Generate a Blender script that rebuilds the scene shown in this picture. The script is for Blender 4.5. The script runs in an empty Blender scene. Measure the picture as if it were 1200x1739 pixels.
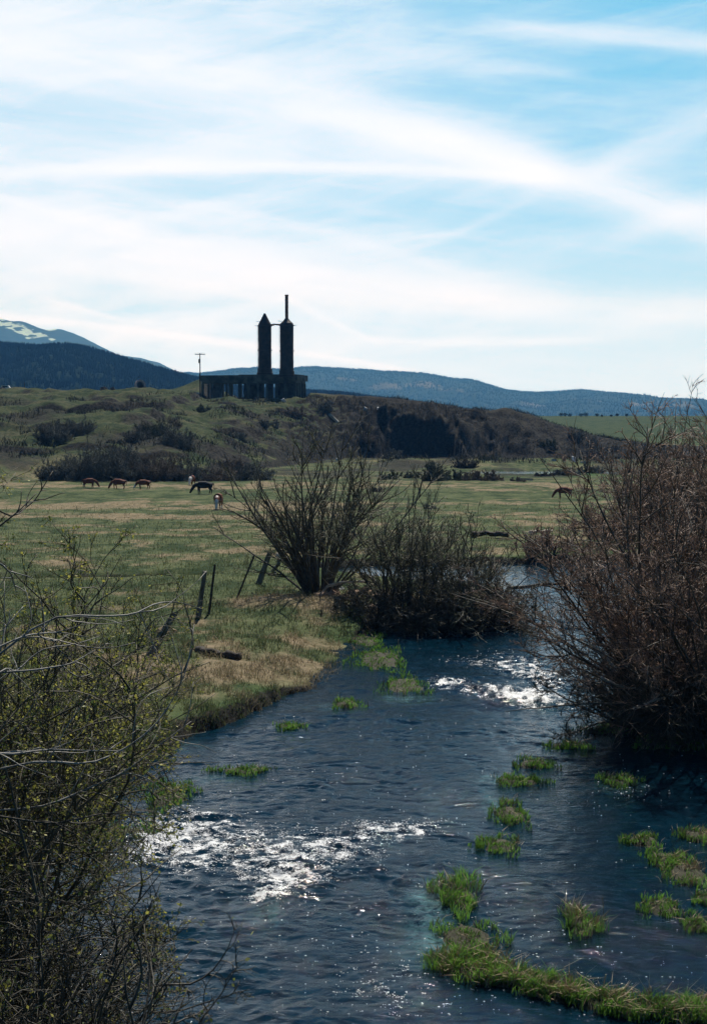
import bpy, math, random
import numpy as np
from mathutils import Vector
S = bpy.context.scene
COL = S.collection
R = math.radians
# ---------------------------------------------------------------- camera
F = 2415.3                       # focal length in photo pixels (50 mm on a 36 mm tall frame)
PITCH = R(3.78)
CZ = 8.0
cam = bpy.data.cameras.new('camera'); camo = bpy.data.objects.new('camera', cam); COL.objects.link(camo)
cam.sensor_fit = 'VERTICAL'; cam.sensor_height = 36; cam.lens = 50
cam.clip_start = 0.1; cam.clip_end = 60000
camo.location = (0, 0, CZ); camo.rotation_euler = (math.pi/2-PITCH, 0, 0)
S.camera = camo
S.render.resolution_x = 706; S.render.resolution_y = 1024
S.view_settings.view_transform = 'Standard'; S.view_settings.look = 'None'
S.view_settings.exposure = -0.15; S.view_settings.gamma = 1
S.cycles.use_denoising = True
S.cycles.max_bounces = 6; S.cycles.diffuse_bounces = 2; S.cycles.glossy_bounces = 3
S.cycles.transmission_bounces = 2; S.cycles.transparent_max_bounces = 6; S.cycles.volume_bounces = 0
SUN_EL, SUN_AZ = 55.0, 12.0      # elevation; azimuth to the right of straight ahead
SUN_STRENGTH, SKY_STRENGTH = 5.0, 0.055

def ray(px, py):
    """direction of a photo pixel in the world"""
    a, b = (px-600)/F, (869.5-py)/F
    c, s = math.cos(PITCH), math.sin(PITCH)
    return (a, c + b*s, b*c - s)
def at(px, py, z=0.0):
    d = ray(px, py); t = (z-CZ)/d[2]
    return (d[0]*t, d[1]*t, z)
def atd(px, py, Y):
    d = ray(px, py); t = Y/d[1]
    return (d[0]*t, Y, CZ+d[2]*t)

# ---------------------------------------------------------------- shader maths helper
class X:
    """tiny expression wrapper for math nodes"""
    def __init__(s, nt, v): s.nt, s.v = nt, v
    def op(s, o, *a, clamp=False):
        n = s.nt.nodes.new('ShaderNodeMath'); n.operation = o; n.use_clamp = clamp
        for i, q in enumerate((s,)+a):
            q = q.v if isinstance(q, X) else q
            if isinstance(q, (int, float)): n.inputs[i].default_value = q
            else: s.nt.links.new(q, n.inputs[i])
        return X(s.nt, n.outputs[0])
    def __add__(s, o): return s.op('ADD', o)
    def __sub__(s, o): return s.op('SUBTRACT', o)
    def __mul__(s, o): return s.op('MULTIPLY', o)
    __radd__ = __add__; __rmul__ = __mul__
    def __rsub__(s, o): return (s*-1)+o
    def __truediv__(s, o): return s.op('DIVIDE', o)
    def __pow__(s, o): return s.op('POWER', o)
    def clamp(s): return s.op('ADD', 0.0, clamp=True)
    def max(s, o): return s.op('MAXIMUM', o)
    def min(s, o): return s.op('MINIMUM', o)
    def abs(s): return s.op('ABSOLUTE')
    def exp(s): return s.op('EXPONENT')
    def sm(s, a, b):
        n = s.nt.nodes.new('ShaderNodeMapRange'); n.interpolation_type = 'SMOOTHSTEP'
        s.nt.links.new(s.v, n.inputs[0]); n.inputs[1].default_value = a; n.inputs[2].default_value = b
        return X(s.nt, n.outputs[0])
def vec(nt, x, y, z):
    n = nt.nodes.new('ShaderNodeCombineXYZ')
    for i, q in enumerate((x, y, z)):
        if isinstance(q, X): nt.links.new(q.v, n.inputs[i])
        else: n.inputs[i].default_value = q
    return n.outputs[0]
def noise(nt, v, scale, detail=4, rough=0.55, dist=0.0):
    n = nt.nodes.new('ShaderNodeTexNoise'); nt.links.new(v, n.inputs['Vector'])
    n.inputs['Scale'].default_value = scale; n.inputs['Detail'].default_value = detail
    n.inputs['Roughness'].default_value = rough; n.inputs['Distortion'].default_value = dist
    return X(nt, n.outputs[0])
def mixc(nt, f, a, b):
    n = nt.nodes.new('ShaderNodeMix'); n.data_type = 'RGBA'
    if isinstance(f, X): nt.links.new(f.v, n.inputs[0])
    else: n.inputs[0].default_value = f
    for i, q in ((6, a), (7, b)):
        if isinstance(q, (tuple, list)): n.inputs[i].default_value = (*q[:3], 1)
        else: nt.links.new(q, n.inputs[i])
    return n.outputs[2]

# ---------------------------------------------------------------- world: clear sky and thin cirrus
W = bpy.data.worlds.new('World'); S.world = W; W.use_nodes = True
nt = W.node_tree; bg = nt.nodes['Background']; bg.inputs[1].default_value = SKY_STRENGTH
sky = nt.nodes.new('ShaderNodeTexSky'); sky.sky_type = 'NISHITA'; sky.sun_disc = False
sky.sun_elevation = R(SUN_EL); sky.sun_rotation = R(SUN_AZ)
sky.altitude = 1200; sky.air_density = 1.0; sky.dust_density = 0.0; sky.ozone_density = 2.5
tc = nt.nodes.new('ShaderNodeTexCoord'); sx = nt.nodes.new('ShaderNodeSeparateXYZ')
nt.links.new(tc.outputs['Generated'], sx.inputs[0])
dx, dy, dz = (X(nt, sx.outputs[i]) for i in range(3))
yy = dy.max(0.05)
u0, v0 = dx/yy, dz/yy
base_v = vec(nt, u0, v0, 0.0)
wn = noise(nt, vec(nt, u0*3.0, v0*7.0, 2.0), 1.6, 3, 0.5)-0.5
wn2 = noise(nt, vec(nt, u0*5.0, v0*14.0, 7.0), 2.0, 4, 0.6)-0.5
u, v = u0, v0 + wn*0.012 + wn2*0.006
def uv(px, py):
    d = ray(px, py); return d[0]/d[1], d[2]/d[1]
def streak(pts, w, amp, rag=0.5, fade=0.03, wob=1.0):
    """a ribbon of ice cloud along a parabola through three sky points"""
    P = [uv(*p) for p in pts]
    A = np.array([[1, a, a*a] for a, _ in P]); c = np.linalg.solve(A, np.array([b for _, b in P]))
    vv = v0 + (wn*0.012 + wn2*0.006)*wob
    f = (u*float(c[2]) + float(c[1]))*u + float(c[0])
    w0, w1 = w[0]/F, w[1]/F
    ua, ub = P[0][0], P[-1][0]
    ww = (u-ua)*((w1-w0)/(ub-ua)) + w0
    ww = ww.max(0.0006)
    q = (vv-f)/ww
    g = (q*q*-1.0).exp()
    e = u.sm(ua-fade, ua+fade)*(u*-1.0).sm(-ub-fade, -ub+fade)
    n = noise(nt, vec(nt, u0*6.0+ua*50, (v0-f)*40.0, ua*9), 3.0, 5, 0.6)
    return g*e*amp*((n-0.5)*(rag*3.0)+1.0).max(0.0)
n1 = noise(nt, vec(nt, u0*1.6 + v0*1.2, v0*9.0-u0*1.6, 0.0), 2.6, 7, 0.62, 0.4)
n2 = noise(nt, vec(nt, u0*2.5, v0*26.0+u0*3.0, 4.0), 3.2, 6, 0.6)
left = (u0*-1.0).sm(-0.26, 0.16)
M = (n1.sm(0.38, 0.72)*0.75 + n2.sm(0.42, 0.8)*0.35)*(left*0.75+0.3)
M = M + left*v0.sm(0.07, 0.17)*0.30
def add(*a, **k):
    global M
    M = M + streak(*a, **k)
add([(-60, 60), (450, 165), (930, 290)], (80, 36), 0.72, 0.5, 0.02)
add([(560, 200), (900, 285), (1320, 430)], (26, 34), 0.75, 0.5, 0.06)
add([(-80, 300), (450, 283), (960, 306)], (13, 8), 0.75, 0.4, 0.02, 0.4)
add([(-100, 245), (450, 262), (960, 290)], (34, 20), 0.30, 0.6, 0.02)
add([(-80, 375), (380, 440), (900, 500)], (50, 34), 0.70, 0.5, 0.05)
add([(-80, 440), (380, 480), (1300, 530)], (36, 20), 0.42, 0.6, 0.05)
add([(150, 320), (450, 372), (760, 455)], (14, 12), 0.25, 0.7, 0.05)
add([(-60, 320), (60, 352), (260, 400)], (8, 16), 0.45, 0.4, 0.03)
add([(-80, 527), (240, 562), (700, 630)], (7, 5), 0.55, 0.3, 0.01, 0.25)
add([(480, 500), (560, 545), (650, 584)], (7, 4), 0.30, 0.4, 0.01, 0.3)
add([(80, 508), (140, 525), (200, 542)], (6, 3), 0.32, 0.4, 0.01, 0.3)
add([(690, 425), (800, 385), (910, 330)], (7, 9), 0.15, 0.4, 0.02, 0.4)
add([(1000, 300), (1120, 240), (1260, 170)], (22, 40), 0.30, 0.6, 0.02)
add([(1060, 400), (1150, 368), (1260, 335)], (16, 22), 0.40, 0.6, 0.03)
add([(850, 50), (1020, 56), (1280, 84)], (12, 17), 0.55, 0.5, 0.03, 0.5)
add([(700, 118), (800, 112), (950, 126)], (14, 10), 0.18, 0.7, 0.04)
add([(620, 575), (800, 580), (1020, 570)], (7, 7), 0.35, 0.8, 0.05)
hz = ((v0*-1.0).sm(-0.145, -0.01))
M = M + hz*0.42
M = M*dy.sm(0.1, 0.6)*((dz*-1.0).sm(-0.40, -0.27)*0.95+0.05)
M = (1.0 - (M*-1.35).exp()).clamp()
tint = nt.nodes.new('ShaderNodeMix'); tint.data_type = 'RGBA'; tint.blend_type = 'MULTIPLY'; tint.inputs[0].default_value = 1
nt.links.new(sky.outputs[0], tint.inputs[6]); tint.inputs[7].default_value = (0.20, 0.48, 0.72, 1)
frontsky = mixc(nt, dy.sm(0.3, 0.75)*(dz*-1.0).sm(-0.36, -0.265), tint.outputs[2], (3.7, 11.6, 16.8))
front2 = mixc(nt, (v0*-1.0).sm(-0.29, -0.03)*dy.sm(0.3, 0.6), frontsky, (9.0, 15.2, 18.4))
CLD = 20.5
base = mixc(nt, M, front2, (CLD*0.98, CLD, CLD*1.02))
# the horizon sky is brighter than it looks: it is seen through kilometres of haze
path = ((v0.max(0.01)**-1.0)*620.0).min(8300.0)*dy.sm(0.3, 0.6)
gain = vec(nt, (path*0.30e-4).exp(), (path*0.52e-4).exp(), (path*1.26e-4).exp())
gm = nt.nodes.new('ShaderNodeVectorMath'); gm.operation = 'MULTIPLY'; nt.links.new(base, gm.inputs[0]); nt.links.new(gain, gm.inputs[1])
nt.links.new(gm.outputs[0], bg.inputs[0])

# ---------------------------------------------------------------- sun
sl = bpy.data.lights.new('sun', 'SUN'); sl.energy = SUN_STRENGTH; sl.angle = R(0.53); sl.color = (1.0, 0.975, 0.94)
so = bpy.data.objects.new('sun', sl); COL.objects.link(so)
sd = Vector((math.sin(R(SUN_AZ))*math.cos(R(SUN_EL)), math.cos(R(SUN_AZ))*math.cos(R(SUN_EL)), math.sin(R(SUN_EL))))
so.rotation_euler = sd.to_track_quat('Z', 'Y').to_euler(); so.location = (0, 0, 60)

# ---------------------------------------------------------------- numpy noise
_r = np.random.RandomState(5); _perm = _r.permutation(512).astype(np.int64); _ang = _r.rand(512)*2*np.pi
_gx, _gy = np.cos(_ang), np.sin(_ang)
def perlin(x, y, seed=0):
    x = np.asarray(x, float); y = np.asarray(y, float)
    xi = np.floor(x).astype(np.int64); yi = np.floor(y).astype(np.int64); xf, yf = x-xi, y-yi
    def g(ix, iy, fx, fy):
        h = _perm[(_perm[(ix+seed*17) & 511] + iy*3 + seed) & 511]
        return _gx[h]*fx + _gy[h]*fy
    s = xf*xf*xf*(xf*(xf*6-15)+10); t = yf*yf*yf*(yf*(yf*6-15)+10)
    a = g(xi, yi, xf, yf); b = g(xi+1, yi, xf-1, yf); c = g(xi, yi+1, xf, yf-1); d = g(xi+1, yi+1, xf-1, yf-1)
    return ((a+(b-a)*s) + ((c+(d-c)*s)-(a+(b-a)*s))*t)*1.5
def fbm(x, y, o=4, seed=0, g=0.5):
    r, a = 0, 1.0
    for i in range(o):
        r = r + a*perlin(x*2**i+i*7.3, y*2**i-i*3.1, seed+i); a *= g
    return r
def ss(a, b, x):
    t = np.clip((x-a)/(b-a), 0, 1); return t*t*(3-2*t)

# ---------------------------------------------------------------- mesh helpers
def mesh(name, V, faces, mat=None, parent=None, smooth=False, attr=None):
    """faces: list of (n,k) int arrays"""
    me = bpy.data.meshes.new(name); V = np.asarray(V, np.float32)
    faces = [np.asarray(f, np.int32) for f in faces if len(f)]
    me.vertices.add(len(V)); me.vertices.foreach_set('co', V.ravel())
    tot = np.concatenate([np.full(len(f), f.shape[1], np.int32) for f in faces])
    li = np.concatenate([f.ravel() for f in faces])
    me.loops.add(len(li)); me.loops.foreach_set('vertex_index', li)
    me.polygons.add(len(tot)); me.polygons.foreach_set('loop_start', np.concatenate([[0], np.cumsum(tot)[:-1]]).astype(np.int32))
    me.update(calc_edges=True)
    me.validate()
    me.shade_smooth() if smooth else me.shade_flat()
    if attr:
        for k, a in attr.items():
            c = me.color_attributes.new(k, 'FLOAT_COLOR', 'POINT')
            q = np.ones((len(V), 4), np.float32); a = np.asarray(a, np.float32)
            if a.ndim == 1: q[:, 0] = a; q[:, 1] = a; q[:, 2] = a
            else: q[:, :3] = a
            c.data.foreach_set('color', q.ravel())
    if mat: me.materials.append(mat)
    o = bpy.data.objects.new(name, me); COL.objects.link(o)
    if parent: o.parent = parent
    return o
class MB:
    def __init__(s): s.V = []; s.F = {}; s.n = 0
    def add(s, V, *F):
        for f in F:
            f = np.asarray(f); s.F.setdefault(f.shape[1], []).append(f+s.n)
        s.V.append(np.asarray(V, float)); s.n += len(V); return s
    def box(s, x0, x1, y0, y1, z0, z1, M=None):
        V = np.array([(x, y, z) for x in (x0, x1) for y in (y0, y1) for z in (z0, z1)], float)
        if M is not None: V = M(V)
        return s.add(V, [(0, 1, 3, 2), (4, 6, 7, 5), (0, 4, 5, 1), (2, 3, 7, 6), (0, 2, 6, 4), (1, 5, 7, 3)])
    def lathe(s, prof, n=20, c=(0, 0, 0), wob=0, seed=0, cap=True):
        rg = np.random.RandomState(seed); a = np.arange(n)*2*np.pi/n; V = []
        for r, z in prof:
            rr = r*(1+wob*rg.randn(n)); V.append(np.c_[c[0]+rr*np.cos(a), c[1]+rr*np.sin(a), np.full(n, c[2]+z)])
        V = np.concatenate(V); m = len(prof); q = []
        for i in range(m-1):
            for j in range(n): q.append((i*n+j, i*n+(j+1) % n, (i+1)*n+(j+1) % n, (i+1)*n+j))
        s.add(V, q)
        if cap:
            o = s.n-len(V)
            s.F.setdefault(n, []).append(np.array([[o+(m-1)*n+j for j in range(n)], [o+n-1-j for j in range(n)]]))
        return s
    def tube(s, pts, rad, k=6):
        V, q, cp = tubes(np.asarray(pts, float)[None], np.asarray(rad, float)[None], k)
        s.add(V, q, cp); return s
    def build(s, name, mat, parent=None, smooth=False):
        return mesh(name, np.concatenate(s.V), [np.concatenate(f) for f in s.F.values()], mat, parent, smooth)
def tubes(P, Rd, k=3):
    """P (B,N,3), Rd (B,N) -> verts, quads, caps"""
    B, N, _ = P.shape
    T = np.gradient(P, axis=1); T /= np.linalg.norm(T, axis=2, keepdims=True)+1e-9
    m = T.mean(1); ref = np.where(np.abs(m[:, 2:3]) < 0.85, np.array([[0, 0, 1.]]), np.array([[1., 0, 0]]))[:, None, :]
    A = np.cross(T, ref); A /= np.linalg.norm(A, axis=2, keepdims=True)+1e-9
    C = np.cross(T, A)
    a = np.arange(k)*2*np.pi/k
    V = P[:, :, None, :] + Rd[:, :, None, None]*(A[:, :, None, :]*np.cos(a)[None, None, :, None] + C[:, :, None, :]*np.sin(a)[None, None, :, None])
    idx = np.arange(B*N*k).reshape(B, N, k); nx = np.roll(idx, -1, 2)
    q = np.stack([idx[:, :-1], nx[:, :-1], nx[:, 1:], idx[:, 1:]], -1).reshape(-1, 4)
    cap = np.concatenate([idx[:, -1, :], idx[:, 0, ::-1]])
    return V.reshape(-1, 3), q, cap
def empty(name, loc, label=None, cat=None, group=None, rz=0.0):
    o = bpy.data.objects.new(name, None); COL.objects.link(o); o.location = loc; o.rotation_euler = (0, 0, rz)
    return tag(o, label, cat, group)
def tag(o, label=None, cat=None, group=None, kind=None):
    for k, q in (('label', label), ('category', cat), ('group', group), ('kind', kind)):
        if q: o[k] = q
    return o
def copy_tree(o, parent=None):
    c = o.copy(); COL.objects.link(c)
    if parent: c.parent = parent
    for ch in list(o.children): copy_tree(ch, c)
    return c

# ---------------------------------------------------------------- materials
def mat(name, col, rough=0.8, var=0.3, scale=3.0, bump=0.0, spec=0.3, col2=None, detail=5, stretch=(1, 1, 1), metal=0.0, attr=None, bscale=None, trans=0.0):
    m = bpy.data.materials.new(name); m.use_nodes = True; t = m.node_tree
    b = t.nodes['Principled BSDF']; b.inputs['Roughness'].default_value = rough
    b.inputs['Specular IOR Level'].default_value = spec; b.inputs['Metallic'].default_value = metal
    tcn = t.nodes.new('ShaderNodeTexCoord'); mp = t.nodes.new('ShaderNodeMapping')
    t.links.new(tcn.outputs['Object'], mp.inputs[0]); mp.inputs['Scale'].default_value = stretch
    n = noise(t, mp.outputs[0], scale, detail, 0.6)
    c2 = col2 or tuple(c*(1-var) for c in col)
    c1 = tuple(min(1, c*(1+var)) for c in col) if col2 is None else col
    c = mixc(t, n.sm(0.33, 0.67), c2, c1)
    if attr:
        a = t.nodes.new('ShaderNodeAttribute'); a.attribute_name = 'tone'
        c = mixc(t, X(t, a.outputs['Fac']), c, attr)
    t.links.new(c, b.inputs['Base Color'])
    if trans:                                   # thin leaves let the sun through
        tl = t.nodes.new('ShaderNodeBsdfTranslucent'); t.links.new(c, tl.inputs[0]); ms = t.nodes.new('ShaderNodeMixShader'); ms.inputs[0].default_value = trans
        t.links.new(b.outputs[0], ms.inputs[1]); t.links.new(tl.outputs[0], ms.inputs[2]); t.links.new(ms.outputs[0], t.nodes['Material Output'].inputs[0])
    if bump:
        bp = t.nodes.new('ShaderNodeBump'); bp.inputs['Strength'].default_value = bump; bp.inputs['Distance'].default_value = 0.05
        n2_ = noise(t, mp.outputs[0], (bscale or scale*2.5), 6, 0.65)
        t.links.new(n2_.v, bp.inputs['Height']); t.links.new(bp.outputs[0], b.inputs['Normal'])
    return m
M_bark = mat('willow_bark', (0.07, 0.062, 0.045), 0.6, 0.45, 6, 0.3, 0.4)
M_bark_pale = mat('pale_bark', (0.24, 0.23, 0.20), 0.5, 0.5, 2.5, 0.2, 0.5)
M_twig_grey = mat('grey_green_twig', (0.12, 0.125, 0.07), 0.5, 0.35, 2, 0, 0.5, attr=(0.32, 0.30, 0.19))
M_twig_dark = mat('dark_twig', (0.045, 0.042, 0.025), 0.6, 0.35, 2, 0, 0.4, attr=(0.13, 0.115, 0.07))
M_twig_red = mat('reddish_twig', (0.14, 0.092, 0.06), 0.5, 0.4, 0.5, 0, 0.5, attr=(0.50, 0.33, 0.24))
M_leaf = mat('young_leaf', (0.58, 0.54, 0.11), 0.5, 0.35, 3, 0, 0.4, attr=(0.09, 0.15, 0.045), trans=0.4)
M_bud = mat('red_bud', (0.36, 0.19, 0.12), 0.6, 0.4, 3, 0, 0.3, attr=(0.58, 0.44, 0.33), trans=0.35)
M_grass = mat('marsh_grass', (0.15, 0.30, 0.045), 0.5, 0.5, 1.5, 0, 0.4, attr=(0.06, 0.15, 0.03), trans=0.5)
M_meadow = mat('meadow_blades', (0.085, 0.13, 0.05), 0.6, 0.35, 0.3, 0, 0.2, attr=(0.27, 0.24, 0.13), trans=0.25)
M_dry = mat('dry_stalk', (0.42, 0.33, 0.21), 0.7, 0.3, 4)
M_mud = mat('root_mud', (0.045, 0.045, 0.025), 0.8, 0.5, 9, 0.6)
M_wood = mat('weathered_wood', (0.13, 0.125, 0.105), 0.75, 0.5, 8, 0.7, 0.3, stretch=(1, 1, 0.15))
M_wood_dark = mat('dark_wood', (0.055, 0.045, 0.035), 0.75, 0.4, 8, 0.6, 0.3, stretch=(1, 1, 0.15))
M_wood_pale = mat('bleached_wood', (0.42, 0.38, 0.32), 0.7, 0.3, 6, 0.5)
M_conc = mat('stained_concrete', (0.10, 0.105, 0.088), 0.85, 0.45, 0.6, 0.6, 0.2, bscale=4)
M_conc_pale = mat('pale_concrete', (0.5, 0.5, 0.48), 0.85, 0.25, 1.5, 0.4, 0.2)
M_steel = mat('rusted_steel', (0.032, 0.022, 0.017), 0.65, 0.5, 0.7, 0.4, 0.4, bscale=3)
M_stack = mat('orange_rust', (0.20, 0.085, 0.04), 0.75, 0.35, 1.2, 0.3, 0.3)
M_rustpink = mat('rusty_ring', (0.62, 0.45, 0.42), 0.8, 0.3, 2, 0.3)
M_black = mat('black_rubble', (0.03, 0.03, 0.03), 0.8, 0.4, 2, 0.5)
M_white = mat('white_paint', (0.75, 0.75, 0.75), 0.5, 0.08, 2)
M_glass = mat('dark_glass', (0.02, 0.025, 0.03), 0.1, 0.1, 2, 0, 0.5)
M_orange = mat('orange_scrap', (0.55, 0.25, 0.13), 0.7, 0.2, 2)
M_clod = mat('bank_clod', (0.30, 0.21, 0.145), 0.9, 0.4, 5, 0.8)
M_foam_glint = mat('foam', (0.95, 0.96, 0.96), 0.35, 0.02, 5, 0, 0.5)

# ---------------------------------------------------------------- stream outline
WZ = -0.6
def wp(px, py):
    p = at(px, py, WZ); return (p[0], p[1])
POLY = [(-15, -12), (-12, 14), (-9.8, 24), wp(60, 1425), wp(190, 1372), wp(265, 1303), wp(340, 1250), wp(390, 1236), wp(440, 1216), wp(500, 1182), wp(540, 1172), wp(600, 1150),
        wp(650, 1120), wp(612, 1092), wp(650, 1068), wp(720, 1062), wp(800, 1056), wp(855, 1046), wp(875, 1030), wp(858, 1010), wp(760, 1000), wp(650, 992), wp(575, 984), wp(545, 974), wp(600, 963),
        wp(700, 961), wp(860, 959), wp(1000, 956), wp(1180, 954), wp(1400, 952), wp(1400, 990), wp(1240, 1005), wp(1130, 1040), wp(1085, 1100), wp(1040, 1135), wp(1025, 1170), wp(1040, 1203),
        wp(1110, 1226), wp(1210, 1246), wp(1330, 1300), (17, 26), (17, -12)]
PO = np.array(POLY)
def sdist(x, y):
    """signed distance to the stream outline, negative in the water"""
    x = x.ravel(); y = y.ravel(); d = np.full(x.shape, 1e9); ins = np.zeros(x.shape, bool)
    for i in range(len(PO)):
        a = PO[i]; b = PO[(i+1) % len(PO)]; e = b-a
        wx, wy = x-a[0], y-a[1]; t = np.clip((wx*e[0]+wy*e[1])/(e@e), 0, 1)
        d = np.minimum(d, (wx-e[0]*t)**2+(wy-e[1]*t)**2)
        c = ((a[1] > y) != (b[1] > y)) & (x < (b[0]-a[0])*(y-a[1])/((b[1]-a[1])+1e-12)+a[0])
        ins ^= c
    d = np.sqrt(d); return np.where(ins, -d, d)

# ---------------------------------------------------------------- terrain
CX = np.array([-400, -100, -60, -35, -33, -11, -9.5, 13, 26, 38.5, 51, 58, 70, 90, 400.])
CH = np.array([15, 14.3, 14.2, 14.1, 12.3, 12.1, 13.6, 11.8, 10.0, 8.0, 4.5, 2.9, 1.5, 1.0, 1.0])
def ground_h(x, y, near=True):
    sh = x.shape; x = x.ravel(); y = y.ravel()
    s = ss(-30, 5, x)
    foot = 185+(284-185)*s + fbm(x/22, y/60, 3, 3)*7*(0.6+0.4*s)
    crest = 328+(308-328)*s + fbm(x/30, x*0+2, 2, 9)*4*s
    wxp = x + fbm(x/5, y/7, 4, 14)*3.2
    pit = ss(6.5, 10, wxp)*(1-ss(19.5, 22.5, wxp)); pit2 = ss(22.5, 24, wxp)*(1-ss(27, 30, wxp))
    foot = foot + pit*7 + pit2*4 + 6*np.maximum(0, fbm(x/6, y/40, 3, 12))*s*(1-pit)
    t = np.clip((y-foot)/np.maximum(crest-foot, 3), 0, 1)
    prof_l = np.sin(t*np.pi/2)**0.9
    rim = 0.64+0.26*fbm(x/5.0, x*0, 4, 15)
    prof_r = t**0.85; prof_r = prof_r*(1-pit)+pit*(rim*ss(0, 0.22, t)+(1-rim)*t); prof_r = prof_r*(1-pit2)+pit2*((rim-.22)*ss(0, 0.2, t)+(1.22-rim)*t)
    ch = np.interp(x, CX, CH)
    up = ch*(prof_l*(1-s)+prof_r*s)
    # erosion steps and gullies on the slope
    k = ss(0.03, 0.2, t)*(1-ss(0.86, 0.99, t))
    q = up/3.0 + fbm(x/26, y/34, 4, 21)*0.95 + x*0.012
    fr = q-np.floor(q); terr = (np.floor(q)+ss(0.72, 0.95, fr))-q
    msk = ss(-0.15, 0.35, fbm(x/30, y/20, 2, 33)+0.12)
    up = up + k*terr*1.5*msk*(1-0.4*s)
    up = up + k*(fbm(x/7, y/9, 5, 40)*0.75 + s*np.abs(fbm(x/4, y/6, 4, 44))*1.6)
    # behind the crest
    bt = ss(0, 1, (y-crest-8)/60)
    beh_r = 1.0 + 8.0*np.clip((y-350)/360, 0, 1) - 9*ss(705, 1100, y)
    beh_l = ch - 14*ss(600, 1500, y)
    wr = ss(20, 45, x)
    beyond = (ch*(1-bt)+np.minimum(beh_r, 99)*bt)*wr + (beh_l - 4*ss(8, 45, x)*bt)*(1-wr)
    h = np.where(y > crest, beyond, up)
    h = h + 3.3*np.exp(-(((x+35.5)/6.5)**2+((y-342)/7)**2))*(x < -28) + 1.0*np.exp(-((x-38)/5)**2-((y-312)/6)**2) + 1.1*np.exp(-((x-33)/2.4)**2-((y-310)/6)**2)
    # the flat in front of the pit: low track bank and a pond
    fl = ss(0, 8, x)*(1-ss(75, 90, x))
    h = h + fl*1.1*np.exp(-((y-240)/10)**2)
    pond = np.exp(-(((x-27)/12)**4+((y-215)/7)**4))
    h = h - pond*0.9
    # meadow relief
    flat = 1-ss(150, 200, y)
    m = fbm(x/14, y/14, 3, 60)*0.12 + fbm(x/2.2, y/3.0, 3, 70)*0.06
    ditch = np.exp(-((y-(73.5+0.10*(x+12)+fbm(x/6, x*0, 2, 5)*1.2))/0.9)**2)*ss(-22, -17, x)*(1-ss(-8.5, -6, x))
    m = m - ditch*0.55 + 0.22*ditch*fbm(x, y, 2, 8)
    h = h + np.where(y < 240, m, fbm(x/9, y/9, 4, 61)*0.25)
    if near:
        b = (y < 100) & (np.abs(x) < 60)
        if b.any():
            xx, yb = x[b], y[b]
            d = sdist(xx, yb) + fbm(xx/1.1, yb/1.1, 3, 80)*0.28 + 0.1
            pen = 0.35*np.exp(-((xx-0.3)/6)**2-((yb-60.5)/3.0)**2)       # raised crumbling bank under the willows
            marsh = np.exp(-((xx+0.2)/3.2)**2-((yb-49)/5.5)**2)
            bank = ss(-0.15, 0.75, d)*(1-marsh) + marsh*ss(-0.5, 5.0, d)
            hh = (h[b]+pen - 0.15*np.exp(-(d/2.5)**2))*bank + (1-bank)*(-1.25+0.35*marsh)
            h[b] = hh
    return h.reshape(sh)
def axis(a, b, s0, k, c=0.0):
    r = [c]
    while r[-1] < b: r.append(r[-1]+s0+k*abs(r[-1]-c))
    l = [c]
    while l[-1] > a: l.append(l[-1]-s0-k*abs(l[-1]-c))
    return np.array(l[::-1][:-1]+r)
gx = axis(-7600, 7600, 0.16, 0.0105)
gy = np.concatenate([np.arange(-40, 14, 1.5), 14+np.array([0.0])])
l = [14.0]
while l[-1] < 8200: l.append(l[-1] + (0.16+0.0016*max(0, l[-1]-20) if l[-1] < 340 else 0.7+0.012*(l[-1]-340)))
gy = np.concatenate([gy, l[1:]])
GX, GY = np.meshgrid(gx, gy); GZ = ground_h(GX, GY)
ny_, nx_ = GX.shape; gi = np.arange(ny_*nx_).reshape(ny_, nx_)
gq = np.stack([gi[:-1, :-1], gi[:-1, 1:], gi[1:, 1:], gi[1:, :-1]], -1).reshape(-1, 4)
fx, fy, fz = GX.ravel(), GY.ravel(), GZ.ravel()
sdn = np.full(fx.shape, 50.0); nb = (fy < 100) & (np.abs(fx) < 60); sdn[nb] = sdist(fx[nb], fy[nb])
def dryness(x, y):
    b = fbm(x/11, y/6.5, 5, 101)*0.55 + fbm(x/2.5, y/3, 4, 105)*0.60
    b = b + 0.60*np.exp(-((y-129+0.06*x)/6.5)**2)*ss(5, -8, x)
    b = b + 0.55*np.exp(-((y-116)/2.4)**2)*ss(5, -8, x) + 0.45*np.exp(-((y-168)/6)**2) - 0.7*np.exp(-((y-147)/7)**2)
    b = b + 0.50*np.exp(-((x+5)/7)**2-((y-46)/9)**2) + 0.55*np.exp(-((x+1.6)/3.0)**2-((y-62)/2.2)**2) - 0.35*np.exp(-((y-70)/9)**2)*ss(-3, -8, x)
    return ss(-0.10, 0.6, b-0.04)
zz = GZ; slope = np.hypot(np.gradient(GZ, gy, axis=0), np.gradient(GZ, gx, axis=1)).ravel()
dry = dryness(fx, fy)
hill = ss(178, 195, fy)
rt = ss(-14, 6, fx)
dirt = ss(0.42, 0.8, slope)*hill*0.9 + hill*(1-ss(345, 360, fy))*(rt*0.85*ss(262, 284, fy) + ss(-0.25, 0.35, fbm(fx/12, fy/16, 4, 90))*0.75*(1-ss(0.75, 0.95, fz/13.9)*0.85))
dirt = np.where(fy < 100, ss(1.0, 0.1, sdn)*0.9 + 0.5*ss(0.35, 0.6, slope), dirt)
dirt = dirt + 0.8*np.exp(-((fy-73.8)/1.0)**2)*ss(-22, -17, fx)*(1-ss(-8.5, -6, fx))*(0.6+fbm(fx/1.5, fy, 2, 4))
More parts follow.
